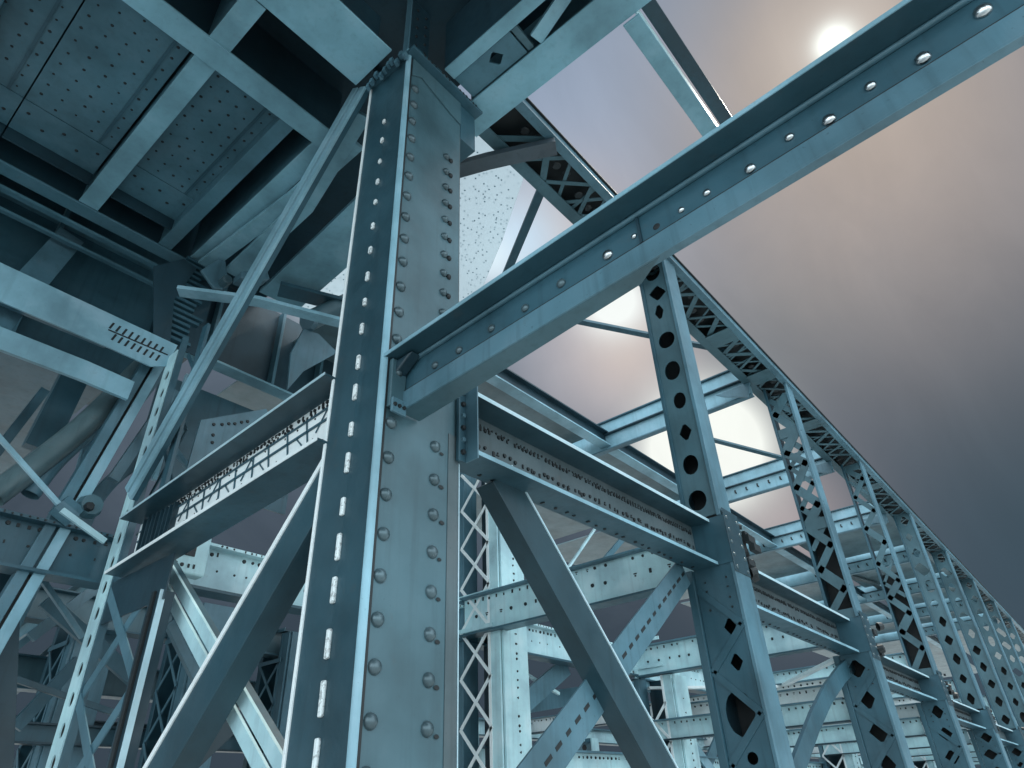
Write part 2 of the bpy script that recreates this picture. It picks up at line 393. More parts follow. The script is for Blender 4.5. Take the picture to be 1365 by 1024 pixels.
for k in range(9): m.prism(V3((2.44, 3.049, 6.5 + k * .17)), V3((0, -1, 0)), .018, .012); m.prism(V3((2.56, 3.049, 6.5 + k * .17)), V3((0, -1, 0)), .018, .012)
part('rivet_row', m, 'iron', col)

# ---------------------------------------------------------------- great cross beam coming out towards the camera
a0 = V3((2.5, 2.995, 2.52)); a1 = V3((2.5, -3.2, 2.905))
gb = thing('cantilever_beam', 'long teal beam with round bolt heads rising from the big column to the upper right', 'beam', a0)
d, s, v = frame(a0, a1, (0, 0, 1)); tx = V3((1, 0, 0)); NXX = V3((-1, 0, 0))
def gbar(x, w, zc, h): return MB().bar(a0 + tx * x + v * zc, a1 + tx * x + v * zc, w, h)
part('web', gbar(.012, .02, -.045, .36), 'teal', gb)
f = part('top_flange', gbar(-.07, .20, .150, .022), 'side', gb, .004); part('highlight_strip', gbar(-.1735, .006, .150, .028), 'bright', f)  # pale strip stands in for a highlight along the flange
part('fillet_angle', gbar(-.012, .03, .124, .026), 'light', gb, .01)
part('lower_leg', gbar(-.010, .024, -.165, .13), 'light', gb, .004)
part('seam', gbar(-.005, .02, -.093, .008), 'iron', gb)
part('bottom_flange', gbar(.005, .055, -.236, .02), 'light', gb, .003)
def axz(y): return 2.52 + (2.995 - y) * .0621 - .249
part('cover_plate', MB().extrude([V3((2.49, .98, axz(.98))), V3((2.598, 1.16, axz(1.16))), V3((2.645, 2.30, axz(2.3))), V3((2.66, 2.985, axz(2.985))), V3((2.49, 2.985, axz(2.985)))], V3((0, 0, .012))), 'mid', gb, .003)
m = MB().box(2.485, 2.4985, 1.06, 1.075, 2.45, 2.75); part('splice_seam', m, 'deep', gb)
bolts = [(1310, 15, 1.25), (1230, 78, 1.15), (1160, 115, .9), (1105, 160, 1.1), (1052, 183, .8), (1000, 225, 1.0), (942, 257, .75), (908, 280, .65), (845, 315, .6), (810, 340, 1.15), (748, 378, 1.05), (700, 411, .95), (655, 438, .95), (612, 467, .95), (580, 487, .95)]
for px, py, k in bolts:
    p = P(px, py, 'X', 2.499); rivet(gb, p, (-1, 0, 0), .03 * k, .02 * k, 'chrome' if px > 800 else 'rivet', 'bolt')
p = P(875, 302, 'X', 2.5); part('bolt_hole', MB().prism(p, V3((-1, 0, 0)), .021, .002, 14), 'iron', gb)
for k in range(5):
    part('far_bolt', MB().prism(V3((2.5, -.95 - k * .3, 2.75 + .02 * k)), V3((-1, 0, 0)), .03, .02, 12), 'rivet', gb)
m = MB().box(2.37, 2.497, 2.955, 2.992, 2.27, 2.65); e = part('end_plate', m, 'mid', gb, .006); rivet(gb, (2.43, 2.955, 2.55), (0, -1, 0), .026, .02)
m = MB().box(2.372, 2.495, 2.93, 2.954, 2.22, 2.33); part('toe_clip', m, 'light', gb, .006)
for x in (2.392, 2.43, 2.47): part('toe_nut', MB().prism(V3((x, 2.93, 2.275)), V3((0, -1, 0)), .016, .012, 6), 'iron', gb)
m = MB().extrude([V3((2.49, 2.99, 2.64)), V3((2.49, 2.80, 2.65)), V3((2.49, 2.99, 2.52))], V3((-.09, 0, 0))); part('haunch', m, 'deep', gb, .01)

# ---------------------------------------------------------------- left cross beam with the bright perforated web
l0 = V3((2.46, 3.56, 2.47)); l1 = V3((2.46, 6.78, 2.265))
def lz(y): return 2.47 - (y - 3.56) * .0637
lb = thing('perforated_beam', 'cross beam left of the big column with a bright white pierced web between dark flanges', 'beam', l0)
def lbar(x, w, zc, h): return MB().bar(l0 + tx * x + V3((0, 0, zc)), l1 + tx * x + V3((0, 0, zc)), w, h)
f = part('top_flange', lbar(-.05, .34, .265, .022), 'side', lb, .004); part('highlight_strip', lbar(-.223, .006, .266, .020), 'edge', f)  # edge strips on both flanges are painted highlights
f = part('bottom_flange', lbar(-.05, .32, -.27, .022), 'teal', lb, .004); part('highlight_strip', lbar(-.213, .006, -.268, .030), 'white', f)
part('web', lbar(.0, .02, 0, .508), 'white', lb)
def lp(y, r, x=2.442): return V3((x, y, lz(y) + r))
m = MB()
for k in range(12):
    y = 3.70 + k * .255
    m.bar(lp(y, -.2), lp(y + random.uniform(.04, .1), .17), .010, .010, NXX)
    if k % 2: m.bar(lp(y + .03, -.12), lp(y + .21, .07), .010, .008, NXX)
    elif random.random() < .6: m.bar(lp(y + .2, .0), lp(y + .08, .16), .008, .008, NXX)
m.bar(lp(3.6, .065), lp(6.75, .065), .018, .010, NXX); m.bar(lp(3.6, .165), lp(6.75, .165), .014, .010, NXX)
part('lattice', m, 'teal', lb)
m = MB()
for rz, sz, pt, ji in ((.225, .019, .052, .2), (.19, .016, .05, .3), (-.03, .008, .23, .9), (-.10, .009, .13, .6), (.14, .009, .21, .8)): marks(m, lp(3.62, rz, 2.449), lp(6.7, rz, 2.449), NXX, sz, pt, jit=ji)
part('bolt_rows', m, 'iron', lb)
m = MB()
for k in range(8): m.box(2.40, 2.449, 6.0 + k * .085, 6.02 + k * .085, 2.06, 2.52)
part('end_stiffener', m, 'deep', lb)

# ---------------------------------------------------------------- mid chords of the near truss, one length per bay
XN = [2.7] + [7.0 + 4.75 * k for k in range(9)]
ords = ['the big column and the first lattice post', 'the first and second lattice posts', 'the second and third lattice posts', 'the third and fourth lattice posts', 'the fourth and fifth lattice posts', 'the fifth and sixth lattice posts', 'the sixth and seventh lattice posts', 'the seventh and eighth lattice posts']
ztop = [(2.655, 2.70), (2.37, 2.34), (1.98, 1.95), (1.66, 1.62), (1.45, 1.40), (1.25, 1.2), (1.1, 1.05), (1.0, .98)]
hh = [.52, .50, .44, .40, .38, .36, .34, .32]
NY = V3((0, -1, 0))
for i in range(8):
    x0 = 3.10 if i == 0 else XN[i] + .42; x1 = XN[i + 1] - .02
    za, zb = ztop[i]; h = hh[i]
    p0 = V3((x0, 3.0, za - h / 2)); p1 = V3((x1, 3.0, zb - h / 2))
    r = thing('riveted_chord', 'grey riveted chord spanning between ' + ords[i], 'chord', p0, 'chord lengths of the near truss at mid height')
    def cb(y, w, z, hgt): return MB().bar(p0 + V3((0, y, z)), p1 + V3((0, y, z)), w, hgt)
    part('web', cb(.09, .03, 0, h - .06), 'grey', r)
    f = part('top_flange', cb(.0, .30, h / 2 - .015, .03), 'side', r, .004); part('highlight_strip', cb(-.152, .004, h / 2 - .015, .034), 'edge', f)  # pale strip on the front edge is a painted highlight
    f = part('bottom_flange', cb(.0, .30, -h / 2 + .015, .03), 'teal', r, .004); part('highlight_strip', cb(-.152, .004, -h / 2 + .015, .034), 'bright', f)  # dark flange paint imitates underside shade, the strip a highlight
    part('back_web', cb(.138, .02, 0, h - .07), 'deep', r)
    if i < 4:
        m = MB(); q = V3((0, .0745, 0))
        marks(m, p0 + q + V3((0, 0, h * .27)), p1 + q + V3((0, 0, h * .27)), NY, .019, .052, jit=.35)
        marks(m, p0 + q + V3((0, 0, h * .32)), p1 + q + V3((0, 0, h * .32)), NY, .012, .05, jit=.5)
        part('upper_rivet_row', m, 'iron', r); m = MB()
        marks(m, p0 + q + V3((0, 0, -h * .03)), p1 + q + V3((0, 0, -h * .03)), NY, .020, .062, jit=1.3)
        marks(m, p0 + q + V3((0, 0, -h * .16)), p1 + q + V3((0, 0, -h * .16)), NY, .022, .055, jit=.8)
        marks(m, p0 + q + V3((0, 0, -h * .25)), p1 + q + V3((0, 0, -h * .25)), NY, .014, .05, jit=.6)
        part('lower_rivet_row', m, 'iron', r); m = MB()
        marks(m, p0 + V3((0, .08, -h / 2 - .001)), p1 + V3((0, .08, -h / 2 - .001)), V3((0, 0, -1)), .018, .16, jit=.6); part('underside_bolts', m, 'iron', r)
        m = MB(); marks(m, p0 + V3((0, -.12, h / 2 + .001)), p1 + V3((0, -.12, h / 2 + .001)), V3((0, 0, 1)), .014, .12, jit=.6); part('top_bolts', m, 'iron', r)
    if i == 0:
        m = MB().box(3.02, 3.098, 2.955, 2.985, 2.10, 2.73); part('end_angle', m, 'teal', r, .004)
        m = MB().box(3.092, 3.104, 2.84, 2.96, 2.1, 2.73); part('end_edge', m, 'light', r)
        for k in range(6): part('end_bolt', MB().prism(V3((3.058, 2.955, 2.17 + k * .10)), NY, .022, .02, 8), 'light' if k % 2 else 'iron', r)

# ---------------------------------------------------------------- lattice posts of the near truss
def ell(V, n, kind, U, rnd):
    hs = []; c = V / n
    for k in range(n):
        v0 = k * c; kk = kind if kind != 'mix' else rnd.choice('ddqdo')
        hs.append((v0 + .02, v0 + c - .02, kk, U / 2 + rnd.uniform(-.03, .03), v0 + c / 2, U * .31 * rnd.uniform(.75, 1.1), c * .36 * rnd.uniform(.8, 1.05)))
    return hs
NX = V3((-1, 0, 0))
def lattice_post(i, label):
    x = XN[i + 1]; rnd = random.Random(i); zt = 6.78; zm = ztop[i][1]; zb = zm - hh[i]
    r = thing('lattice_post', label, 'post', (x, 2.92, GZ), 'lattice posts of the near truss')
    yl, yr = 3.15, 2.70
    # upper half: pierced face towards the camera, plain sides
    U = yl - yr - .09
    if i == 0:
        hs = []; z = 0; V = zt - zm - .05
        for k, (cc, aa, bb, kd) in enumerate([(.22, .115, .125, 'o'), (.68, .10, .13, 'o'), (1.12, .085, .14, 'd'), (1.58, .085, .12, 'o'), (2.05, .11, .145, 'o'), (2.55, .12, .13, 'o'), (3.05, .07, .17, 'd'), (3.38, .09, .11, 'q'), (3.78, .12, .15, 'o')]):
            hs.append((cc - .2 if k == 0 else (hs[-1][1] + .004), cc + .2, kd, U / 2 + rnd.uniform(-.03, .03), cc, aa, bb))
        hs = [h for h in hs if h[1] < V and h[0] < h[4] - h[6]]
    else:
        V = zt - zm - .05; hs = ell(V, 11, 'mix', U, rnd)
    if i == 0 or i > 2: part('pierced_face', MB().holed(V3((x, yr + .045, zm + .05)), V3((0, 1, 0)), V3((0, 0, 1)), U, V, NX, .012, hs), 'mid', r)
    else:
        st = .40; z = zm + .12; m = MB(); m2 = MB(); k = 0; m.box(x, x + .012, yr + .045, yl - .045, zm + .02, zm + .16)
        while z + st < zt - .02:
            w = rnd.uniform(.06, .14); st = rnd.uniform(.32, .50)
            a, b = (yr + .05, yl - .05) if k % 2 else (yl - .05, yr + .05)
            m.bar(V3((x, a, z)), V3((x, b, z + st)), w + .04, .010, NX)
            if rnd.random() < .55: part('back_lacing', MB().bar(V3((x + .014, b, z)), V3((x + .014, a, z + st)), w * .8, .010, NX), 'mid', r)
            if rnd.random() < .30: m.box(x - .006, x + .006, yr + .05, yl - .05, z + st * .75, z + st * 1.2)
            z += st * .88; k += 1
        part('face_lacing', m, 'mid', r)
    for y in (yr, yl - .045): 
        part('corner_angle', MB().box(x - .03, x + .03, y, y + .045, zm + .02, zt), 'light' if y == yr else 'teal', r, .004)
    part('side_plate', MB().box(x + .031, x + .33, yr + .006, yr + .03, zm + .02, zt), 'light', r)
    part('back_plate', MB().box(x + .30, x + .329, yr + .031, yl, zm + .02, zt if i == 0 else zm + (zt - zm) * .45), 'iron', r)  # near-black plate imitates shade behind the openings
    part('far_side_plate', MB().box(x + .031, x + .299, yl - .03, yl - .008, zm + .02, zt), 'deep', r)
    # node plate
    part('node_plate', MB().box(x - .012, x + .39, yr - .030, yr - .0205, zb - .10, zm + .10), 'diag', r, .003)
    if i < 3:
        for a in range(2):
            for b in range(5): rivet(r, (x + .05 + a * .28, yr - .030, zb - .05 + b * (zm - zb + .1) / 4.4), (0, -1, 0), .022, .015)
    part('node_side', MB().box(x - .010, x + .38, yr - .019, yl, zb + .0, zm + .019), 'teal', r)
    m = MB()
    for k in range(16 if i < 4 else 8):
        c = V3((x + .40 + rnd.uniform(0, .42), yr + rnd.uniform(-.05, .2), zb + rnd.uniform(-.02, zm - zb + .1))); q = rnd.uniform(.03, .075)
        if k % 2: m.prism(c, V3((rnd.uniform(-.2, 1), -1, rnd.uniform(-.3, .3))), q, q * 1.2, 8)
        else: m.obox(c, V3((q * 1.4, 0, 0)), V3((0, q * .5, 0)), V3((0, 0, q * .6)))
    m.box(x + .40, x + .85, yr + .1, yr + .14, zb, zm)
    part('node_bolts', m, 'iron', r)
    # lower half
    U2 = .44; V2 = zb - GZ; hs = ell(V2, 8, 'd', U2, rnd) if i else [(a, b, k, u, (a + b) / 2, p, q) for a, b, k, u, p, q in
        [(.1, .5, 'd', .2, .1, .13), (.55, .95, 'q', .2, .07, .1), (1.0, 1.4, 'o', .22, .09, .11), (1.45, 1.82, 'd', .2, .06, .1), (1.84, 2.02, 'o', .2, .055, .055), (2.04, 2.6, 'o', .23, .15, .21), (2.62, 2.95, 'd', .16, .07, .10), (2.97, 3.3, 'd', .15, .07, .10)]]
    hs = [h for h in hs if h[1] < V2]
    part('pierced_foot', MB().holed(V3((x + .004, yr + .02, GZ)), V3((0, 1, 0)), V3((0, 0, 1)), U2, V2, NX, .012, hs), 'teal', r)
    part('foot_angle', MB().box(x - .04, x + .03, yl + .015, yl + .10, GZ, zb), 'teal', r, .004)
    part('foot_side', MB().box(x - .004, x + .40, yr - .02, yr + .018, GZ, zb), 'light', r, .004)
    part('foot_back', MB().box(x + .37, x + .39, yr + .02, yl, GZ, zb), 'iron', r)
    part('foot_far_side', MB().box(x + .03, x + .369, yl - .02, yl, GZ, zb), 'deep', r)  # dark plate added so the big hole looks shaded inside
    # lacing bars riveted over the pierced faces
        
    m = MB(); z = GZ + .2; k = 0
    while z + .42 < zb:
        a, b = (yr + .03, yl) if k % 2 else (yl, yr + .03)
        m.bar(V3((x - .004, a, z)), V3((x - .004, b, z + .42)), .07, .008, NX); z += .42; k += 1
    part('lower_lacing', m, 'teal', r)
    m = MB(); marks(m, V3((x, yr + .1, zb - .5)), V3((x, yr + .1, zb - .02)), NX, .012, .1); marks(m, V3((x, yl - .1, zb - .5)), V3((x, yl - .1, zb - .02)), NX, .012, .1); part('rivet_row', m, 'iron', r)
    return r
pl = ['first lattice post behind the beam, with large round holes down its upper half', 'second lattice post from the big column, laced with diamond openings', 'third lattice post from the big column, standing under the top chord', 'fourth lattice post from the big column, slimmer with distance', 'fifth lattice post from the big column, near the right edge', 'sixth lattice post from the big column, by the right edge', 'seventh lattice post from the big column, small and far', 'eighth lattice post from the big column, far down the truss']
for i in range(8): lattice_post(i, pl[i])

# ---------------------------------------------------------------- top chord (one trough with a laced underside)
c0 = V3((3.7, 2.98, 6.95)); c1 = V3((70, 2.98, 6.95))
tc_ = thing('top_chord', 'long laced top chord of the near truss running down to the right edge', 'chord', c0)
part('outer_side', MB().box(3.7, 70, 2.69, 2.715, 6.76, 6.93), 'light', tc_)
part('outer_angle', MB().box(3.7, 70, 2.655, 2.77, 6.735, 6.757), 'light', tc_)
part('inner_side', MB().box(3.7, 70, 3.27, 3.295, 6.76, 6.93), 'teal', tc_)
part('inner_angle', MB().box(3.7, 70, 3.17, 3.33, 6.735, 6.757), 'mid', tc_)
part('cover_plate', MB().box(3.7, 70, 2.66, 3.32, 6.931, 6.95), 'iron', tc_)
rnd = random.Random(5); x = 3.9; k = 0
m = MB()
while x < 60:
    w = rnd.uniform(.3, .5) if x < 16 else .55
    a, b = (2.75, 3.2) if k % 2 else (3.2, 2.75)
    m.bar(V3((x, a, 6.765)), V3((x + w, b, 6.765)), rnd.uniform(.05, .09), .012)
    if rnd.random() < .75: m.bar(V3((x, b, 6.775)), V3((x + w * rnd.uniform(.6, 1.1), a, 6.78)), rnd.uniform(.03, .06), .01)
    if rnd.random() < .5: m.bar(V3((x + w * .3, 2.76, 6.785)), V3((x + w * .5, 3.2, 6.785)), .05, .01)
    x += w; k += 1
part('lacing', m, 'mid', tc_)
for i, xx in enumerate([5.9, 9.3, 11.0, 13.6, 18.2, 22.8, 27.6]):
    part('batten_plate', MB().box(xx, xx + .42, 2.76, 3.18, 6.72, 6.734), 'mid', tc_, .003)
m = MB(); marks(m, V3((3.8, 2.689, 6.83)), V3((14, 2.689, 6.83)), NY, .014, .22, 'bolt'); marks(m, V3((3.8, 2.69, 6.951)), V3((14, 2.69, 6.951)), V3((0, 0, 1)), .02, .13); part('rivet_row', m, 'rivet', tc_)
for k in range(40):
    x = 4.0 + k * .33 + rnd.uniform(-.1, .1); part('hand_hole', MB().prism(V3((x, rnd.uniform(2.85, 3.12), 6.80)), V3((0, 0, -1)), rnd.uniform(.05, .11), .01, 12), 'iron', tc_)

# ---------------------------------------------------------------- overhead cross beams, stringer, soffit plates and roof bracing
for i in range(8):
    x = XN[i + 1] + (-.05 if i == 0 else -.35)
    if i == 0: continue
    p0 = V3((x, 3.26, 6.84)); p1 = V3((x, 9.4, 6.84))
    r = ibeam('overhead_beam', ['', 'nearest light blue beam overhead, behind the first lattice post', 'second light blue beam overhead, dotted with small hanging clips', 'third light blue beam overhead, small clips along its foot', 'fourth beam overhead, between third and fourth lattice posts', 'fifth beam overhead, thin with distance', 'sixth beam overhead, far along the truss', 'farthest beam overhead, a thin line'][i], 'beam', p0 + V3((0, 0, .05)), p1 + V3((0, 0, .05)), .72, .15, 'overhead beams between the two trusses', tf=.03, mat='bright', top='teal', bot='light')
    part('ledge', MB().box(x - .10, x - .012, 3.32, 6.9, 6.90, 6.922), 'deep', r)
    part('end_gusset', MB().extrude([V3((x - .2, 3.2, 6.72)), V3((x - .2, 3.9, 6.72)), V3((x - .2, 3.75, 6.62)), V3((x - .2, 3.3, 6.42))], V3((.03, 0, 0))), 'light', r, .003)
    if i == 1: continue
    m = MB()
    for k in range(12): y = 3.6 + k * .3; m.box(x - .03, x - .012, y, y + .035, 6.72, 6.80); m.prism(V3((x - .012, y, 6.72)), NX, .02, .02, 7)
    part('hanging_clips', m, 'iron', r)
st = ibeam('roof_stringer', 'light blue stringer overhead edging the pale soffit plates', 'beam', V3((4.9, 6.62, 6.80)), V3((46, 6.62, 6.80)), .34, .25, tf=.03, mat='bright', web='deep', top='deep', bevel=0)
for i in range(9):
    x0 = 4.7 if i == 0 else XN[i] - .1; x1 = (XN[i + 1] if i < 8 else 60) - .6
    if i == 8: x1 = 60
    solo('soffit_plate', ['grey soffit plate overhead just right of the big column, under the long beam', 'grey soffit plate overhead beside the nearest overhead beam', 'third grey soffit plate overhead, counting away from the column', 'fourth grey soffit plate overhead, counting away from the column', 'fifth soffit plate overhead, counting away from the column', 'sixth soffit plate overhead, counting away from the column', 'seventh soffit plate overhead, far off', 'eighth soffit plate overhead, far off', 'last soffit plate overhead where the truss vanishes'][i], 'soffit', MB().box(x0, x1, 6.85, 12.5, 6.90 + .002 * i, 6.93 + .002 * i), 'soffit', (x0, 6.9, 6.9), 'soffit plates overhead beyond the stringer')
for i in range(3, 8):
    x0 = XN[i + 1] - .0 if i > 3 else XN[4] - .1; x1 = XN[i + 2] - .55 if i < 7 else 60
    solo('overhead_sheet', ['grey roof panel overhead between the far posts, nearest closed bay', 'second closed roof panel overhead among the far posts', 'third closed roof panel overhead among the far posts', 'fourth closed roof panel overhead among the far posts', 'farthest closed roof panel overhead'][i - 3], 'overhead sheet', MB().box(x0, x1, 3.35, 6.38, 7.08, 7.11), 'soffit', (x0, 3.4, 7.08), 'closed roof panels over the far bays')
def brace(name, label, pts, w, h, mat, up=(0, 0, 1), group=None, cat='brace'):
    return solo(name, label, cat, MB().ribbon(pts, w, h, up), mat, pts[0], group, .003)
G = 'roof bracing between the trusses'
brace('roof_brace', 'teal roof brace crossing the sky above the long beam near the column', [P(722, 252, 'Z', 6.9), P(675, 365, 'Z', 6.9), P(638, 455, 'Z', 6.9)], .12, .05, 'teal', group=G)
brace('roof_brace', 'grey roof brace across the bright opening left of the first lattice post', [P(755, 425, 'Z', 6.95), P(965, 467, 'Z', 6.95)], .12, .05, 'teal', group=G)
brace('roof_brace', 'thin roof brace across the cream opening between first and second lattice posts', [P(925, 580, 'Z', 7.0), P(1052, 613, 'Z', 7.0)], .13, .05, 'teal', group=G)
brace('roof_brace', 'grey curved roof brace between second and third lattice posts', [P(985, 700, 'Z', 7.0), P(1012, 712, 'Z', 7.0), P(1045, 742, 'Z', 7.0)], .2, .05, 'grey', group=G)
brace('roof_brace', 'pale wavy roof brace behind the third lattice post', [P(1120, 765, 'Z', 7.0), P(1165, 778, 'Z', 7.0), P(1200, 805, 'Z', 7.0)], .2, .05, 'grey', group=G)
brace('curved_strut', 'brownish curved strut from the column head to the top chord', [P(600, 229, 'Z', 6.55), P(650, 215, 'Z', 6.6), P(690, 206, 'Z', 6.64), P(722, 199, 'Z', 6.66), P(741, 195, 'Z', 6.67)], .20, .08, 'brown', cat='strut')
# frosted pane
pts = [V3((3.35, 3.4, 7.2)), V3((4.75, 3.4, 7.2)), V3((5.55, 4.55, 7.2)), V3((6.7, 6.4, 7.2)), V3((6.4, 8.2, 7.2)), V3((3.99, 8.2, 7.2)), V3((3.99, 4.4, 7.2)), V3((3.35, 4.0, 7.2))]
solo('speckled_glass_pane', 'bright frosted glass pane speckled with dark dots, seen right of the column head', 'glass pane', MB().extrude(pts, V3((0, 0, .012))), 'glass', pts[0])

# ---------------------------------------------------------------- far truss (plane Y=7): lattice posts, chord, cross beams
def xlace(mb, x, ya, yb, z0, z1, step, w=.045, t=.012):
    z = z0
    while z + step <= z1 + .01:
        mb.bar(V3((x, ya, z)), V3((x, yb, z + step)), w, t, NX); mb.bar(V3((x + t + .002, yb, z)), V3((x + t + .002, ya, z + step)), w, t, NX); z += step
    return mb
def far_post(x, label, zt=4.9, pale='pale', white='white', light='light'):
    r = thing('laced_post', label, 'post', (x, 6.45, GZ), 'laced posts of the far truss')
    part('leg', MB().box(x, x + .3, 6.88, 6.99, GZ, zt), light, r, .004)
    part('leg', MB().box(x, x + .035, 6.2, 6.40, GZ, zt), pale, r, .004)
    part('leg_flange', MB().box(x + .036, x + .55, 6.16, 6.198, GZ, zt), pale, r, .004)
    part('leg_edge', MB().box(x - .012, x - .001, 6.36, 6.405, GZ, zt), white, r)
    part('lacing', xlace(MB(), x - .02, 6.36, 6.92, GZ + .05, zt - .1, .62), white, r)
    part('back_plate', MB().box(x + .5, x + .52, 6.2, 6.95, GZ, zt), 'deep', r)
    m = MB(); marks(m, V3((x + .3, 6.159, GZ + .3)), V3((x + .3, 6.159, zt - .3)), NY, .018, .11, jit=.7); part('rivet_row', m, 'iron', r)
    for z in (2.15, 2.62): part('batten', MB().box(x - .035, x - .021, 6.3, 6.95, z, z + .06), pale, r, .003)
    return r
fp = far_post(7.15, 'pale laced post right behind the big column, white crossing bars')
fp2 = far_post(11.9, 'second pale laced post of the far truss, low behind the crossing diagonals', 2.0)
for i in range(2, 6): dup(fp2, (4.75 * (i - 1), 0, 0), ['', 'second pale laced post of the far truss, low behind the crossing diagonals', 'third pale laced post of the far truss, low at the bottom', 'fourth pale laced post of the far truss, low at the bottom', 'fifth pale laced post of the far truss, small and distant', 'sixth pale laced post of the far truss, smallest and farthest'][i])
# left laced post
r = thing('laced_post', 'tall laced post at the left with dark holes down its pale leg', 'post', (2.4, 6.5, GZ), 'laced posts of the far truss')
hs = []; V = 4.72 - GZ; k = int(V / .245)
for j in range(k): hs.append((j * .245 + .02, j * .245 + .225, 'o', .10 , j * .245 + .12, .042, .062))
part('pierced_leg', MB().holed(V3((2.38, 6.97, GZ)), V3((0, 1, 0)), V3((0, 0, 1)), .24, V, NX, .012, hs), 'pale', r)
part('leg_backing', MB().box(2.42, 2.43, 6.97, 7.21, GZ, 4.72), 'iron', r)
part('leg_side', MB().box(2.392, 2.46, 6.94, 6.968, GZ, 4.9), 'teal', r)
part('leg', MB().box(2.38, 2.42, 5.78, 5.98, GZ, 1.66), 'deep', r, .004)
part('leg_side', MB().box(2.421, 2.50, 5.782, 5.80, GZ, 1.66), 'deep', r); part('leg_edge', MB().box(2.372, 2.42, 5.766, 5.779, GZ, 1.66), 'edge', r)  # pale leg edge is a painted highlight
part('leg_rib', MB().box(2.36, 2.379, 5.85, 5.90, GZ, 1.66), 'iron', r)
m = MB(); xlace(m, 2.40, 5.9, 6.97, .05, 1.9, .92, .10); xlace(m, 2.40, 5.9, 6.97, -.9, 0, .92, .10); part('lacing', m, 'light', r)
part('lacing', xlace(MB(), 2.5, 6.45, 6.95, 2.9, 4.7, .6, .05), 'teal', r)
part('leg', MB().box(2.4, 2.44, 6.35, 6.47, 2.7, 4.8), 'teal', r, .004)
part('batten', MB().box(2.395, 2.41, 5.74, 6.97, 1.58, 1.97), 'deep', r)

# chord of the far truss
XF = [-6.0, 2.5] + [7.2 + 4.75 * k for k in range(7)]
fl = ['pale riveted chord at the far left, behind the left laced post', 'pale chord of the far truss seen between the left post and the big column', 'bright pale chord of the far truss, behind the crossing diagonals', 'third pale chord length of the far truss, low right', 'fourth pale chord length of the far truss, low right', 'fifth pale chord length of the far truss, far off', 'sixth pale chord length of the far truss, far off', 'last pale chord length of the far truss']
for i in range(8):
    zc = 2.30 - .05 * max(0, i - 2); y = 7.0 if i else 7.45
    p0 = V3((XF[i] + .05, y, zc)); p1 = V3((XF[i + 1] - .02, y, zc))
    r = ibeam('far_chord', fl[i], 'chord', p0, p1, .50, .26, 'chord lengths of the far truss', tf=.03, mat='pale' if i else 'teal', bot='teal', bevel=0)  # darker bottom flange puts underside shade into the colour
    m = MB()
    if i < 5:
        q = V3((0, -.012, 0))
        marks(m, p0 + q + V3((0, 0, .17)), p1 + q + V3((0, 0, .17)), NY, .022, .10, jit=.5); marks(m, p0 + q + V3((0, 0, .0)), p1 + q + V3((0, 0, .0)), NY, .014, .19, jit=.4)
        marks(m, p0 + V3((0, -.131, .235)), p1 + V3((0, -.131, .235)), NY, .012, .07, jit=.5)
        part('rivet_row', m, 'iron', r)
# mid-height cross beams
for i in range(8):
    x = 7.15 + 4.75 * i; z = 2.36 - .08 * min(i, 3)
    p0 = V3((x, 3.2, z)); p1 = V3((x, 6.85, z))
    r = ibeam('cross_beam', ['nearest pale cross beam, rising from the laced post to the first lattice post', 'second pale cross beam at mid height, behind the first lattice post', 'third pale cross beam at mid height, between the lattice posts', 'fourth pale cross beam at mid height, low right', 'fifth pale cross beam at mid height, low right', 'sixth pale cross beam at mid height, far right', 'seventh pale cross beam at mid height, thin and far', 'eighth pale cross beam at mid height, thinnest and farthest'][i], 'beam', p0, p1, .54, .24, 'pale cross beams at mid height', tf=.025, mat='pale', top='light', bot='teal', bevel=0)  # pale paint stands in for light on the web, dark flange for shade
    m = MB()
    if i < 4:
        q = V3((-.011, 0, 0)); marks(m, p0 + q + V3((0, 0, .2)), p1 + q + V3((0, 0, .2)), NX, .022, .14, jit=.4); marks(m, p0 + q + V3((0, 0, 0)), p1 + q + V3((0, 0, -.02)), NX, .026, .22, jit=.3)
        part('rivet_row', m, 'iron', r)
for i in range(1, 8):
    for j, (zz, dx) in enumerate(((1.1, 0), (1.72, 2.35), (1.45, 1.15))):
        x = 7.15 + 4.75 * i + dx
        p0 = V3((x, 3.3, zz)); p1 = V3((x, 11.5 if j == 1 else 6.85, zz))
        r = ibeam('floor_beam', 'white floor beam number %s from the column, %s, at the lower right' % (['', 'one', 'two', 'three', 'four', 'five', 'six', 'seven'][i], ('lower row', 'upper row', 'middle row')[j]), 'beam', p0, p1, .34, .22, 'white floor beams low between the trusses', tf=.025, mat=('pale', 'white', 'white')[j], bot='deep', top='light', bevel=0)  # dark bottom flange paints the shade under the beam
        if i < 5:
            m = MB(); q = V3((-.011, 0, 0)); marks(m, p0 + q + V3((0, 0, .1)), p1 + q + V3((0, 0, .1)), NX, .02, .12, jit=.4); part('rivet_row', m, 'iron', r)

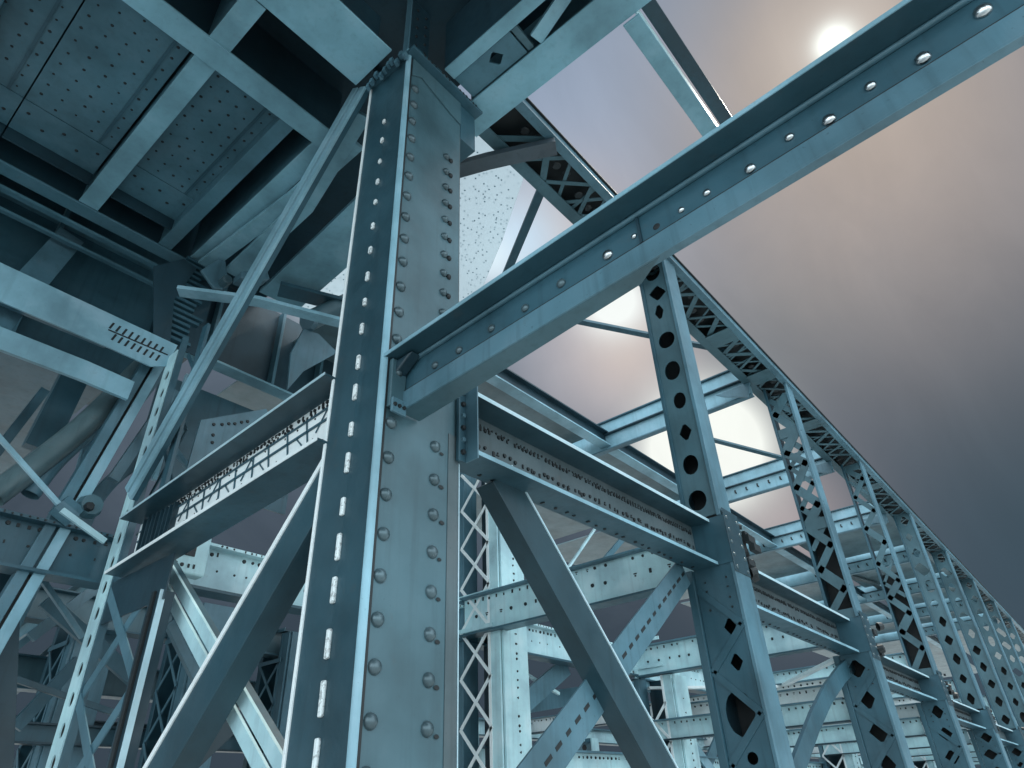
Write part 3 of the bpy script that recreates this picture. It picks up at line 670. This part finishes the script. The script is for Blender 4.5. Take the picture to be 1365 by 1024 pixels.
# ---------------------------------------------------------------- diagonals
def flatdiag(name, label, p0, p1, w, t, up, mat, edge=None, esd=1, group=None, slots=0, cat='diagonal', ew=.016):
    p0 = V3(p0); p1 = V3(p1); d, s, v = frame(p0, p1, up); r = thing(name, label, cat, p0, group)
    part('face_plate', MB().bar(p0, p1, w, t, up), mat, r, .003)
    part('side_leg', MB().bar(p0 - s * (esd * (w / 2 - .012)) - v * .09, p1 - s * (esd * (w / 2 - .012)) - v * .09, .02, .16, up), mat, r)
    if edge: part('highlight_strip', MB().bar(p0 + s * (esd * (w / 2 + ew / 2)) + v * .003, p1 + s * (esd * (w / 2 + ew / 2)) + v * .003, ew, t + .012, up), edge, r)  # pale strip paints a highlight down one side of the diagonal
    if slots:
        L = (p1 - p0).length; n = int(L / slots)
        for k in range(n):
            c = p0 + d * ((k + .5) * slots) + v * (t / 2 + .0005); part('slot', MB().obox(c, d * (slots * random.uniform(.2, .36)), s * .016, v * .002), 'iron', r)
    return r
UPX = NX
flatdiag('sway_diagonal', 'broad dark teal diagonal left of the column with a painted white edge highlight', V3((2.36, 3.45, 2.02)), V3((2.36, 6.14, -.81)), .27, .02, UPX, 'side', 'white', 1, ew=.04)
def twin(name, label, p0, p1, w, gap, up, mat, mat2=None, group=None, thick=.03, depth=.12):
    p0 = V3(p0); p1 = V3(p1); d, s, v = frame(p0, p1, up); r = thing(name, label, 'diagonal', p0, group)
    for sg in (1, -1):
        q = s * (sg * (w / 2 + gap / 2)); a = part('angle', MB().bar(p0 + q, p1 + q, w, thick, up), mat if sg > 0 else (mat2 or mat), r, .004)
        q2 = s * (sg * (w + gap / 2 - .012)) - v * (depth / 2 + thick / 2); part('angle_leg', MB().bar(p0 + q2, p1 + q2, .02, depth, up), 'teal', a)
    part('gap_shade_strip', MB().bar(p0 - v * .06, p1 - v * .06, gap + .02, .012, up), 'iron', r)  # near-black strip imitates the shade in the gap between the angles
    return r
twin('twin_angle_diagonal', 'bright double-strip diagonal at lower left, passing behind the broad white-edged one', P(207, 742, 'X', 2.62), P(207, 742, 'X', 2.62) + (P(362, 1024, 'X', 2.62) - P(207, 742, 'X', 2.62)) * 1.5, .10, .035, UPX, 'pale', 'pale', depth=.06)
twin('twin_angle_diagonal', 'long double-strip diagonal from the column head down to the left laced post', V3((2.3, 3.75, 6.5)), V3((2.3, 6.93, 2.85)), .12, .055, UPX, 'bright', 'bright', depth=.05)
p0 = P(214, 470, 'Y', 7.4); p1 = P(85, 690, 'Y', 7.4); 
twin('twin_angle_diagonal', 'shaded double-strip diagonal at the far left crossing a thin rod', p0, p0 + (p1 - p0) * 2.2, .10, .03, (0, -1, 0), 'light', 'bright')
ga = flatdiag('truss_diagonal', 'broad dark diagonal just right of the column, running down to the bottom edge', P(668, 632, 'Y', 3.06), P(668, 632, 'Y', 3.06) + (P(880, 1017, 'Y', 3.06) - P(668, 632, 'Y', 3.06)) * 1.7, .30, .02, (0, -1, 0), 'diag', 'edge', -1)
flatdiag('truss_diagonal', 'slotted light teal diagonal rising to the first lattice post', P(912, 762, 'Y', 3.2), P(912, 762, 'Y', 3.2) + (P(722, 1024, 'Y', 3.2) - P(912, 762, 'Y', 3.2)) * 1.6, .30, .02, (0, -1, 0), 'light', None, 1, slots=.16)
brace('knee_brace', 'curved grey-teal knee brace between first and second lattice posts', [P(1140, 880, 'Y', 3.1), P(1120, 900, 'Y', 3.1), P(1102, 926, 'Y', 3.1), P(1085, 962, 'Y', 3.1), P(1056, 1040, 'Y', 3.1)], .24, .05, 'teal', (0, -1, 0))
G = 'thin braces of the far truss'
brace('thin_brace', 'thin bright brace rising above the nearest pale cross beam', [P(752, 765, 'Y', 7.6), P(795, 702, 'Y', 7.6)], .05, .05, 'pale', (0, -1, 0), G)
brace('thin_brace', 'light teal brace end above the right end of the nearest pale cross beam', [P(805, 748, 'Y', 7.6), P(833, 715, 'Y', 7.6)], .13, .05, 'light', (0, -1, 0), G)
brace('thin_brace', 'stout teal brace low between the far posts, under the bright chord', [P(690, 945, 'Y', 7.2), P(755, 888, 'Y', 7.2)], .3, .06, 'light', (0, -1, 0), G)
brace('thin_brace', 'thin crossing rod under the bright chord near the laced post', [P(686, 890, 'Y', 7.5), P(745, 925, 'Y', 7.5)], .05, .05, 'pale', (0, -1, 0), G)
brace('thin_brace', 'long teal brace at the bottom behind the slotted diagonal', [P(690, 940, 'Y', 7.9), P(850, 915, 'Y', 7.9)], .3, .05, 'light', (0, -1, 0), G)
brace('thin_brace', 'short dark brace at the bottom left of the column', [P(310, 965, 'Y', 5.2), P(230, 1040, 'Y', 5.2)], .12, .05, 'deep', (0, -1, 0), G)

# ---------------------------------------------------------------- overhead deck on the left
DG = 'deck girders overhead'
def girder_x(y0, y1, zb, x0, x1, label, bot, d=.95):
    r = thing('deck_girder', label, 'girder', V3((x0, (y0 + y1) / 2, zb)), DG); yc = (y0 + y1) / 2
    part('bottom_flange', MB().box(x0, x1, y0, y1, zb, zb + .03), bot, r, .004); part('web', MB().box(x0, x1, yc - .015, yc + .015, zb + .031, zb + d), 'deep', r); return r
girder_x(3.14, 3.70, 6.40, -5, 2.22, 'wide deck girder overhead meeting the column head from the left', 'deckflange')
r2 = girder_x(4.35, 4.62, 6.40, -5, 2.52, 'narrow deck girder overhead, running to the left of the column', 'deckflange')
r3 = girder_x(7.42, 7.62, 6.40, -5, 2.52, 'dark deck girder overhead along the panelled wall at the far left', 'deckplate')
part('ledge', MB().box(-5, 2.5, 7.7, 7.78, 6.30, 6.34), 'deckplate', r3); part('ledge', MB().box(-5, 2.5, 7.9, 7.96, 6.16, 6.2), 'deckplate', r3)
for i, (x0, x1, y0, lab, mt) in enumerate([(.96, 1.18, 3.72, 'pale deck joist overhead, the broad one in the middle of the speckled plates', 'deckflange'), (2.34, 2.56, 4.63, 'deck joist overhead ending at the head of the left laced post', 'deckflange'), (1.93, 2.10, 4.63, 'slim deck joist overhead right of the second speckled plate', 'deckplate'), (-.66, -.44, 3.72, 'deck joist overhead cut by the left edge', 'deckplate')]):
    r = thing('deck_joist', lab, 'joist', V3(((x0 + x1) / 2, y0, 6.42)), 'deck joists overhead'); 
    part('bottom_flange', MB().box(x0, x1, y0, 7.41, 6.42, 6.445), mt, r, .004); part('web', MB().box(x0 + .01, x0 + .03, y0, 7.41, 6.446, 7.3), 'deckplate', r)
k = 0
for (x0, x1, nc, lab) in ((-1.45, .03, 8, 'dark speckled deck plate overhead at the top left corner'), (.045, .94, 5, 'speckled deck plate overhead left of the broad joist'), (1.2, 1.96, 5, 'speckled deck plate overhead right of the broad joist')):
    y0 = 4.65; r = thing('deck_plate', lab, 'deck plate', V3((x0, y0, 6.62)), 'speckled deck plates overhead')
    part('sheet', MB().box(x0, x1, y0, 6.57, 6.62, 6.65), 'deckplate', r); part('end_sheet', MB().box(x0, x1, 6.578, 7.08, 6.614, 6.645), 'deckplate', r)
    part('drop_face', MB().box(x0, x1, 7.09, 7.11, 6.45, 7.0), 'deep', r); part('edge_angle', MB().box(x1 - .16, x1 - .13, y0, 6.56, 6.605, 6.619), 'teal', r)
    for a in range(nc):
        for b in range(10):
            rivet(r, V3((x0 + (x1 - x0) * (a + .5 + random.uniform(-.06, .06)) / nc, 4.82 + b * .175 + (.085 if a % 2 else 0) + random.uniform(-.012, .012), 6.62)), (0, 0, -1), random.uniform(.011, .018), .008, 'iron', 'bolt')
    for a in range(nc): rivet(r, (x0 + (x1 - x0) * (a + .5) / nc, 6.74 + .13 * (a % 2), 6.614), (0, 0, -1), .02, .01, 'iron', 'bolt')
solo('upper_deck_sheet', 'upper deck sheet darkened for shade, in the gaps by the column head', 'deck', MB().box(-6, 3.44, -6, 4.3, 7.5, 7.55), 'deep', (-6, -6, 7.5))  # dark paint stands in for the unlit void above the girders
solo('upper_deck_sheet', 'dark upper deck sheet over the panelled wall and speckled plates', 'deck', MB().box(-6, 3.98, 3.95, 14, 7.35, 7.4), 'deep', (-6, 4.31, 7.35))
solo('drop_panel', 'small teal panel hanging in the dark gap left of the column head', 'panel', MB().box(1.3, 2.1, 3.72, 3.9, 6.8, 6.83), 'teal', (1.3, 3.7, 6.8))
# panelled plate-girder wall
w = thing('plate_girder', 'panelled dark plate girder at the far left, ribbed with stiffeners', 'girder', V3((-6, 8.6, 4.9)))
part('web', MB().box(-6, 2.5, 8.6, 8.63, 4.9, 7.34), 'teal', w); part('web', MB().box(2.5, 6.0, 8.602, 8.632, 5.78, 7.34), 'deep', w)
part('bottom_flange', MB().box(2.5, 6.0, 8.36, 8.6, 5.74, 5.778), 'deckflange', w, .004); part('bottom_flange', MB().box(-6, 2.5, 8.4, 8.64, 4.86, 4.899), 'deckplate', w, .004)
for x in (-.5, 1.02, 2.55, 3.3, 4.37, 5.2): part('stiffener', MB().box(x, x + .05, 8.44, 8.599, 4.92 if x < 2.5 else 5.8, 7.3), 'deckplate', w, .003)
part('mid_rail', MB().box(-6, 2.5, 8.5, 8.599, 6.9, 6.96), 'deckplate', w)
solo('lower_soffit', 'grey lower soffit at the far left under the plate girder', 'soffit', MB().box(-8, 2.3, 8.7, 16, 5.02, 5.06), 'teal', (-8, 8.7, 5.02))
# head of the left laced post: ragged grating
r = thing('grating_bracket', 'dark ragged grating bracket above the left laced post', 'bracket', V3((2.4, 7.3, 6.4)))
part('back_plate', MB().box(2.3, 2.75, 7.35, 7.37, 5.0, 6.4), 'deep', r)
m = MB()
for k in range(16): m.box(2.28, 2.6 + random.uniform(-.08, .1), 7.28, 7.345, 5.05 + k * .085, 5.09 + k * .085)
part('slats', m, 'teal', r)
m = MB().extrude([P(205, 355, 'Y', 7.24), P(245, 345, 'Y', 7.24), P(262, 358, 'Y', 7.24), P(232, 400, 'Y', 7.24), P(225, 480, 'Y', 7.24), P(205, 470, 'Y', 7.24)], V3((0, .02, 0))); part('gusset', m, 'deep', r)
# pale struts
def slotted_strut():
    p0 = V3((-2.5, 7.2, 4.86)); p1 = V3((2.42, 7.2, 4.80)); r = thing('slotted_strut', 'broad pale strut at the left ending in a slotted plate', 'strut', p0)
    part('face_plate', MB().extrude([V3((-2.5, 7.18, 4.60)), V3((1.75, 7.18, 4.52)), V3((2.22, 7.18, 4.50)), V3((2.38, 7.18, 4.58)), V3((2.44, 7.18, 4.92)), V3((-2.5, 7.18, 5.06))], V3((0, .025, 0))), 'bright', r, .003)
    part('under_leg', MB().box(-2.5, 1.75, 7.206, 7.36, 4.60, 4.625), 'light', r)
    for row, (z, n) in enumerate(((4.80, 9), (4.67, 8))):
        for k in range(n):
            x = 1.70 + k * .072 + row * .06; m = MB().obox(V3((x, 7.178, z - .01 * k * .4)), V3((.012, 0, 0)), V3((.012, 0, .045)), V3((0, .002, 0))); part('slot', m, 'iron', r)
    part('slot_bar', MB().box(1.68, 2.36, 7.174, 7.179, 4.725, 4.74), 'iron', r)
    return r
slotted_strut()
brace('side_strut', 'slim pale strut at the left below the broad slotted one', [V3((-1.5, 7.2, 4.16)), V3((1.6, 7.2, 4.14)), V3((2.1, 7.2, 4.11))], .24, .05, 'bright', (0, -1, 0), cat='strut')
brace('side_strut', 'broad teal strut leaning down across the left edge below the slotted plate', [P(95, 315, 'Y', 8.2), P(20, 400, 'Y', 7.6), P(-60, 490, 'Y', 7.0)], .3, .06, 'light', (0, -1, 0), cat='strut')
brace('level_strut', 'pale level strut crossing the long double-strip diagonal left of the column', [P(238, 388, 'Z', 5.55), P(345, 402, 'Z', 5.5), P(480, 437, 'Z', 5.45)], .17, .05, 'bright', cat='strut')
# brackets and knees round the joints overhead
r = thing('gusset_bracket', 'curved gusset bracket under the deck where the joists meet', 'bracket', P(285, 375, 'Y', 7.0))
part('plate', MB().extrude([P(268, 360, 'Y', 7.0), P(300, 340, 'Y', 7.0), P(303, 365, 'Y', 7.0), P(308, 375, 'Y', 7.0), P(298, 386, 'Y', 7.0), P(285, 384, 'Y', 7.0)], V3((0, .04, 0))), 'light', r, .01)
part('boss', MB().tube([P(297, 378, 'Y', 7.0), P(297, 378, 'Y', 7.0) + V3((0, -.12, 0))], .07).prism(P(297, 378, 'Y', 7.0) + V3((0, -.12, 0)), NY, .07, .02, 10), 'mid', r)
solo('hanger_clip', 'small pale clip beneath the deck beside the long diagonal', 'clip', MB().extrude([P(322, 362, 'Y', 6.6), P(355, 356, 'Y', 6.6), P(360, 372, 'Y', 6.6), P(340, 377, 'Y', 6.6), P(321, 370, 'Y', 6.6)], V3((0, .2, 0))), 'light', P(322, 362, 'Y', 6.6), bevel=.01)
brace('deck_brace', 'broad teal brace running up to the column behind the long diagonal', [P(372, 400, 'Z', 6.5), P(470, 310, 'Z', 6.5), P(540, 245, 'Z', 6.5)], .62, .06, 'deckflange')
brace('deck_brace', 'teal beam edge below the bright dotted corner left of the column', [P(372, 385, 'Z', 6.3), P(480, 412, 'Z', 6.3)], .28, .06, 'teal')
brace('deck_brace', 'flat teal brace under the deck from the joist corner up to the column', [P(268, 358, 'Z', 6.36), P(395, 262, 'Z', 6.36), P(475, 190, 'Z', 6.36)], .20, .05, 'deckflange')
brace('deck_brace', 'second flat teal brace under the deck, next to the long double-strip diagonal', [P(310, 365, 'Z', 6.33), P(405, 275, 'Z', 6.33), P(480, 150, 'Z', 6.33)], .24, .05, 'deckflange')
# spindle strut and its ball joint (right of the panels)
r = thing('jointed_strut', 'round capped strut beside the plate girder, just left of the column', 'strut', P(415, 425, 'Y', 6.6))
part('tube', MB().tube([P(412, 428, 'Y', 6.6), P(480, 395, 'Y', 6.6)], .14, 12), 'mid', r, smooth=True)
part('cap', MB().prism(P(412, 428, 'Y', 6.6), V3((-.8, -.2, -.4)), .16, .05, 10), 'light', r)
part('foot_plate', MB().extrude([P(405, 438, 'Y', 6.62), P(425, 445, 'Y', 6.62), P(450, 470, 'Y', 6.62), P(405, 495, 'Y', 6.62), P(383, 520, 'Y', 6.62), P(388, 470, 'Y', 6.62)], V3((0, .03, 0))), 'light', r, .005)
solo('dotted_gusset', 'pale gusset plate with a line of dark bolts above the perforated beam', 'gusset', MB().extrude([P(268, 560, 'Y', 6.9), P(355, 545, 'Y', 6.9), P(362, 560, 'Y', 6.9), P(270, 640, 'Y', 6.9), P(245, 640, 'Y', 6.9)], V3((0, .03, 0))), 'light', P(268, 560, 'Y', 6.9))
m = MB()
for px, py in ((285, 566), (296, 566), (305, 565), (313, 565), (322, 563), (330, 562), (284, 580), (283, 590)): m.prism(P(px, py, 'Y', 6.897), NY, .022, .012, 8)
part('bolt_row', m, 'iron', bpy.data.objects['dotted_gusset'])
# pipes and rods at the far left
def curve(pts, n=6):
    out = []
    for i in range(len(pts) - 1):
        a = pts[max(i - 1, 0)]; b = pts[i]; c = pts[i + 1]; d = pts[min(i + 2, len(pts) - 1)]
        for k in range(n):
            t = k / n; out.append(.5 * ((2 * b) + (c - a) * t + (2 * a - 5 * b + 4 * c - d) * t * t + (3 * b - a - 3 * c + d) * t ** 3))
    return out + [pts[-1]]
solo('conduit', 'rusty brown conduit slanting down to the left edge', 'conduit', MB().tube(curve([P(190, 490, 'Y', 7.7), P(120, 560, 'Y', 7.7), P(60, 610, 'Y', 7.7), P(-10, 662, 'Y', 7.7)]), .125, 12), 'conduit', P(190, 490, 'Y', 7.7), smooth=True)
solo('bent_pipe', 'smooth bent teal pipe just below the rusty conduit', 'pipe', MB().tube(curve([P(200, 500, 'Y', 7.8), P(130, 565, 'Y', 7.8), P(75, 615, 'Y', 7.8), P(40, 660, 'Y', 7.8)]), .09, 12), 'light', P(200, 500, 'Y', 7.8), smooth=True)
brace('thin_rod', 'thin pale rod slanting down from the left edge to the crossing joint', [P(-20, 562, 'Y', 7.1), P(78, 672, 'Y', 7.1)], .045, .04, 'bright', (0, -1, 0), cat='rod')
brace('thin_rod', 'short pale rod right of the crossing joint at the left', [P(82, 680, 'Y', 7.05), P(140, 722, 'Y', 7.05)], .055, .04, 'pale', (0, -1, 0), cat='rod')
brace('slender_upright', 'slender teal upright behind the rods at the left', [P(125, 580, 'Y', 8.0), P(95, 690, 'Y', 8.0)], .16, .08, 'light', (0, -1, 0), cat='upright')
brace('curved_knee', 'curved teal knee behind the left laced post', curve([P(190, 610, 'Y', 8.4), P(150, 640, 'Y', 8.4), P(125, 670, 'Y', 8.4), P(110, 700, 'Y', 8.4)]), .16, .1, 'teal', (0, -1, 0), cat='brace')
brace('leaning_strut', 'teal leaning strut in shade behind the rusty conduit', [P(100, 500, 'Y', 8.5), P(50, 600, 'Y', 8.5)], .3, .15, 'teal', (0, -1, 0), cat='strut')
# lower left background beams
BG = 'shaded beams in the lower left background'
r = ibeam('background_beam', 'shaded riveted beam rising rightwards at the lower left', 'beam', P(-40, 890, 'X', 5.5), P(150, 765, 'X', 5.5), .5, .3, BG, mat='teal', web='mid')
ibeam('background_beam', 'long shaded beam low across the left background', 'beam', V3((1, 12, 1.96)), V3((9.3, 12, 1.9)), .45, .3, BG, mat='teal', web='mid')
ibeam('background_beam', 'lowest shaded beam across the left background', 'beam', V3((1, 12.6, 1.32)), V3((9.3, 12.6, 1.25)), .3, .3, BG, mat='deep')
r = ibeam('background_beam', 'shaded beam crossing behind the pierced leg at the lower left', 'beam', P(-30, 960, 'X', 6.2), P(150, 800, 'X', 6.2), .25, .3, BG, mat='deep', web='teal')

# ---------------------------------------------------------------- overhead deck on the right of the column head
r = thing('edge_girder', 'deck edge girder overhead running from the column head to the upper right', 'girder', V3((3.3, 2.9, 6.4)))
part('outer_flange', MB().box(3.16, 3.52, -4, 3.2, 6.40, 6.43), 'deckflange', r, .004); part('inner_flange', MB().box(2.72, 2.86, -4, 2.9, 6.42, 6.45), 'deckflange', r, .004)
part('outer_web', MB().box(3.44, 3.47, -4, 3.2, 6.431, 7.6), 'deckplate', r); part('inner_web', MB().box(2.72, 2.74, -4, 2.9, 6.451, 7.3), 'deep', r)
pl_ = part('hatch_plate', MB().holed(V3((2.87, 2.15, 6.44)), V3((1, 0, 0)), V3((0, 1, 0)), .28, .75, V3((0, 0, -1)), .02, [(.12, .45, 'q', .12, .28, .06, .06)]), 'deckplate', r)
part('hatch_fold', MB().box(2.87, 3.15, 2.06, 2.13, 6.44, 6.50), 'mid', r, .004)
brace('hanger_strut', 'upright pale strut in the dark gap above the hatch plate', [V3((3.1, 2.0, 6.44)), V3((2.95, 1.3, 6.6))], .14, .05, 'deckflange', cat='strut')
r = thing('outrigger', 'two-strip outrigger crossing the open sky at the top', 'beam', V3((3.53, 1.1, 6.4)))
part('lower_flange', MB().box(3.53, 6.1, 1.08, 1.26, 6.36, 6.385), 'deckflange', r, .004); part('web', MB().box(3.53, 6.1, 1.10, 1.115, 6.386, 6.62), 'pale', r); part('upper_flange', MB().box(3.53, 6.1, .93, 1.08, 6.62, 6.645), 'deep', r, .004)

# ---------------------------------------------------------------- more of the crowded background
solo('backing_panel', 'grey-teal back panel above the perforated beam, behind the dotted gusset', 'panel', MB().box(2.95, 5.3, 9.0, 9.03, 4.05, 5.6), 'teal', (3, 9, 4.1))
r = thing('joint_block', 'pale joint block with a dark square hole where the far chord meets the left post', 'joint block', V3((2.9, 6.9, 2.3)))
part('block', MB().box(2.72, 3.15, 6.70, 6.86, 2.12, 2.62), 'pale', r, .02); part('hole', MB().box(2.86, 3.0, 6.685, 6.699, 2.3, 2.46), 'iron', r)
m = MB(); marks(m, V3((2.75, 6.698, 2.2)), V3((3.1, 6.698, 2.2)), NY, .02, .06); marks(m, V3((2.75, 6.698, 2.55)), V3((3.1, 6.698, 2.55)), NY, .02, .06); part('bolt_row', m, 'iron', r)
r = thing('joint_block', 'knobbly joint block at the far left where rods and long diagonal cross', 'joint block', P(92, 682, 'Y', 7.0))
part('block', MB().tube([P(78, 672, 'Y', 7.3), P(100, 690, 'Y', 7.3)], .12, 8), 'light', r); part('cap', MB().prism(P(118, 676, 'Y', 7.3), NY, .13, .1, 9), 'mid', r); part('bolt', MB().prism(P(118, 676, 'Y', 7.19), NY, .05, .05, 7), 'iron', r)
for (lab, a, b, ax, v, w, mt) in (
    ('slim bright brace at the far left, second strip beside the shaded diagonal', (232, 520), (150, 640), 'Y', 7.9, .12, 'light'),
    ('slim teal brace behind the left post, level with the joint block', (225, 560), (185, 640), 'Y', 8.3, .14, 'light'),
    ('shaded brace behind the lattice of the left post, rising leftwards', (195, 920), (60, 800), 'Y', 8.4, .16, 'teal'),
    ('faint brace in the gap under the far left chord', (140, 775), (40, 850), 'Y', 9.0, .12, 'light'),
    ('thin pale brace at the far left under the riveted chord', (128, 780), (0, 880), 'Y', 9.3, .07, 'light'),
    ('shaded brace between the left post and the sway diagonal', (225, 830), (262, 905), 'Y', 7.6, .10, 'light'),
    ('shaded upright at the left edge, low down', (8, 730), (-8, 1030), 'Y', 8.2, .28, 'deep'),
    ('low shaded brace left of the pierced leg', (20, 970), (105, 880), 'Y', 9.5, .14, 'teal')):
    brace('slender_brace', lab, [P(*a, ax, v), P(*b, ax, v)], w, .07, mt, (0, -1, 0), 'slender braces in the left background')
for i in range(1, 6):
    x0 = 7.5 + 4.75 * i - 4.75 * .0; x1 = x0 + 4.3
    od = ['', 'first', 'second', 'third', 'fourth', 'fifth'][i]
    for k, (za, zb_, w) in enumerate(((2.05, -.9, 'falling'), (-.9, 2.05, 'rising'))):
        brace('far_diagonal', '%s %s diagonal of the far truss, low at the bottom right' % (od, w), [V3((x0, 6.95 + .07 * k, za)), V3((x1, 6.95 + .07 * k, zb_))], .24, .05, 'light' if k else 'bright', (0, -1, 0), 'crossed diagonals of the far truss', 'diagonal')
r = ibeam('bottom_chord', 'pale bottom chord of the far truss, lowest of the bright beams', 'chord', V3((7.6, 7.05, .55)), V3((50, 7.05, .62)), .42, .3, tf=.03, mat='pale', bot='teal', top='light', bevel=0)
m = MB(); marks(m, V3((8, 7.039, .68)), V3((24, 7.039, .68)), NY, .022, .12); part('rivet_row', m, 'iron', r)
for i in range(7):
    x = 11.9 + 4.75 * i
    r = thing('outer_post', ['first', 'second', 'third', 'fourth', 'fifth', 'sixth', 'seventh'][i] + ' slim post of the outermost row, low behind the far truss', 'post', V3((x, 11.5, GZ)), 'slim posts of the outermost row')
    part('face', MB().box(x, x + .02, 11.3, 11.75, GZ, 1.55), 'light', r); part('edge_flange', MB().box(x - .02, x + .3, 11.26, 11.299, GZ, 1.55), 'pale', r)
    for k in range(7): part('hole', MB().prism(V3((x - .001, 11.53, -.1 + k * .24)), NX, .075, .003, 12), 'iron', r)
ibeam('outer_chord', 'thin pale chord of the outermost row, low behind the far truss', 'chord', V3((9, 11.5, 1.62)), V3((60, 11.5, 1.62)), .36, .3, tf=.03, mat='pale', bot='teal', top='light', bevel=0)

for (lab, a, b, ax, v, w, mt) in (
    ('thin angle bar at the left running from the slotted plate down past the conduit', (222, 492), (60, 700), 'Y', 7.6, .06, 'light'),
    ('thin shaded bar at the left edge under the slim pale strut', (60, 520), (-10, 610), 'Y', 8.3, .10, 'teal'),
    ('thin bar behind the pierced leg, leaning right to the perforated beam', (205, 560), (262, 640), 'Y', 7.6, .06, 'light'),
    ('fine rod between the left post and the dotted gusset', (250, 500), (205, 640), 'Y', 7.9, .05, 'bright'),
    ('fine rod low on the left, rising from the pierced leg to the far left chord', (110, 850), (30, 735), 'Y', 8.0, .05, 'light'),
    ('fine rod low on the left below the long shaded beam', (180, 960), (20, 905), 'Y', 8.8, .06, 'teal'),
    ('fine rod from the joint block at the left down to the bottom corner', (90, 700), (10, 860), 'Y', 8.6, .06, 'light')):
    brace('slender_brace', lab, [P(*a, ax, v), P(*b, ax, v)], w, .06, mt, (0, -1, 0), 'slender braces in the left background')

dp = far_post(4.4, 'shaded laced post in the dark gap between the pierced leg and the sway diagonal', 2.6, 'light', 'light', 'teal'); dp.location.y += 3.1  # same post in darker paints, imitating background shade
dup(dp, (-1.0, 1.4, 0), 'shaded laced post in the dark background left of the pierced leg')
dup(dp, (1.9, .7, 0), 'shaded laced post in the dark background just left of the big column')
for i in range(2, 8):
    x = 4.75 * i + 2.6
    od = ['', '', 'nearest', 'second', 'third', 'fourth', 'fifth', 'farthest'][i]
    for k in range(2):
        brace('lateral_rod', '%s pale lateral rod low between the trusses, slanting %s' % (od, ('away from the lattice posts', 'towards the lattice posts')[k]), [V3((x, (3.3, 6.8)[k], 1.86 - .015 * k)), V3((x + 4.4, (6.8, 3.3)[k], 1.86 - .015 * k))], .12, .05, 'white', (0, 0, 1), 'lateral rods low between the trusses', 'rod')
ibeam('background_beam', 'shaded beam joining the background laced posts at the left', 'beam', V3((1.5, 10.4, 2.52)), V3((9.5, 10.4, 2.45)), .42, .28, 'shaded beams in the lower left background', mat='teal', web='mid')
ibeam('background_beam', 'slim shaded beam low behind the pierced leg', 'beam', V3((1.5, 10.6, 1.05)), V3((9.5, 10.6, 1.0)), .24, .2, 'shaded beams in the lower left background', mat='deep', web='teal')
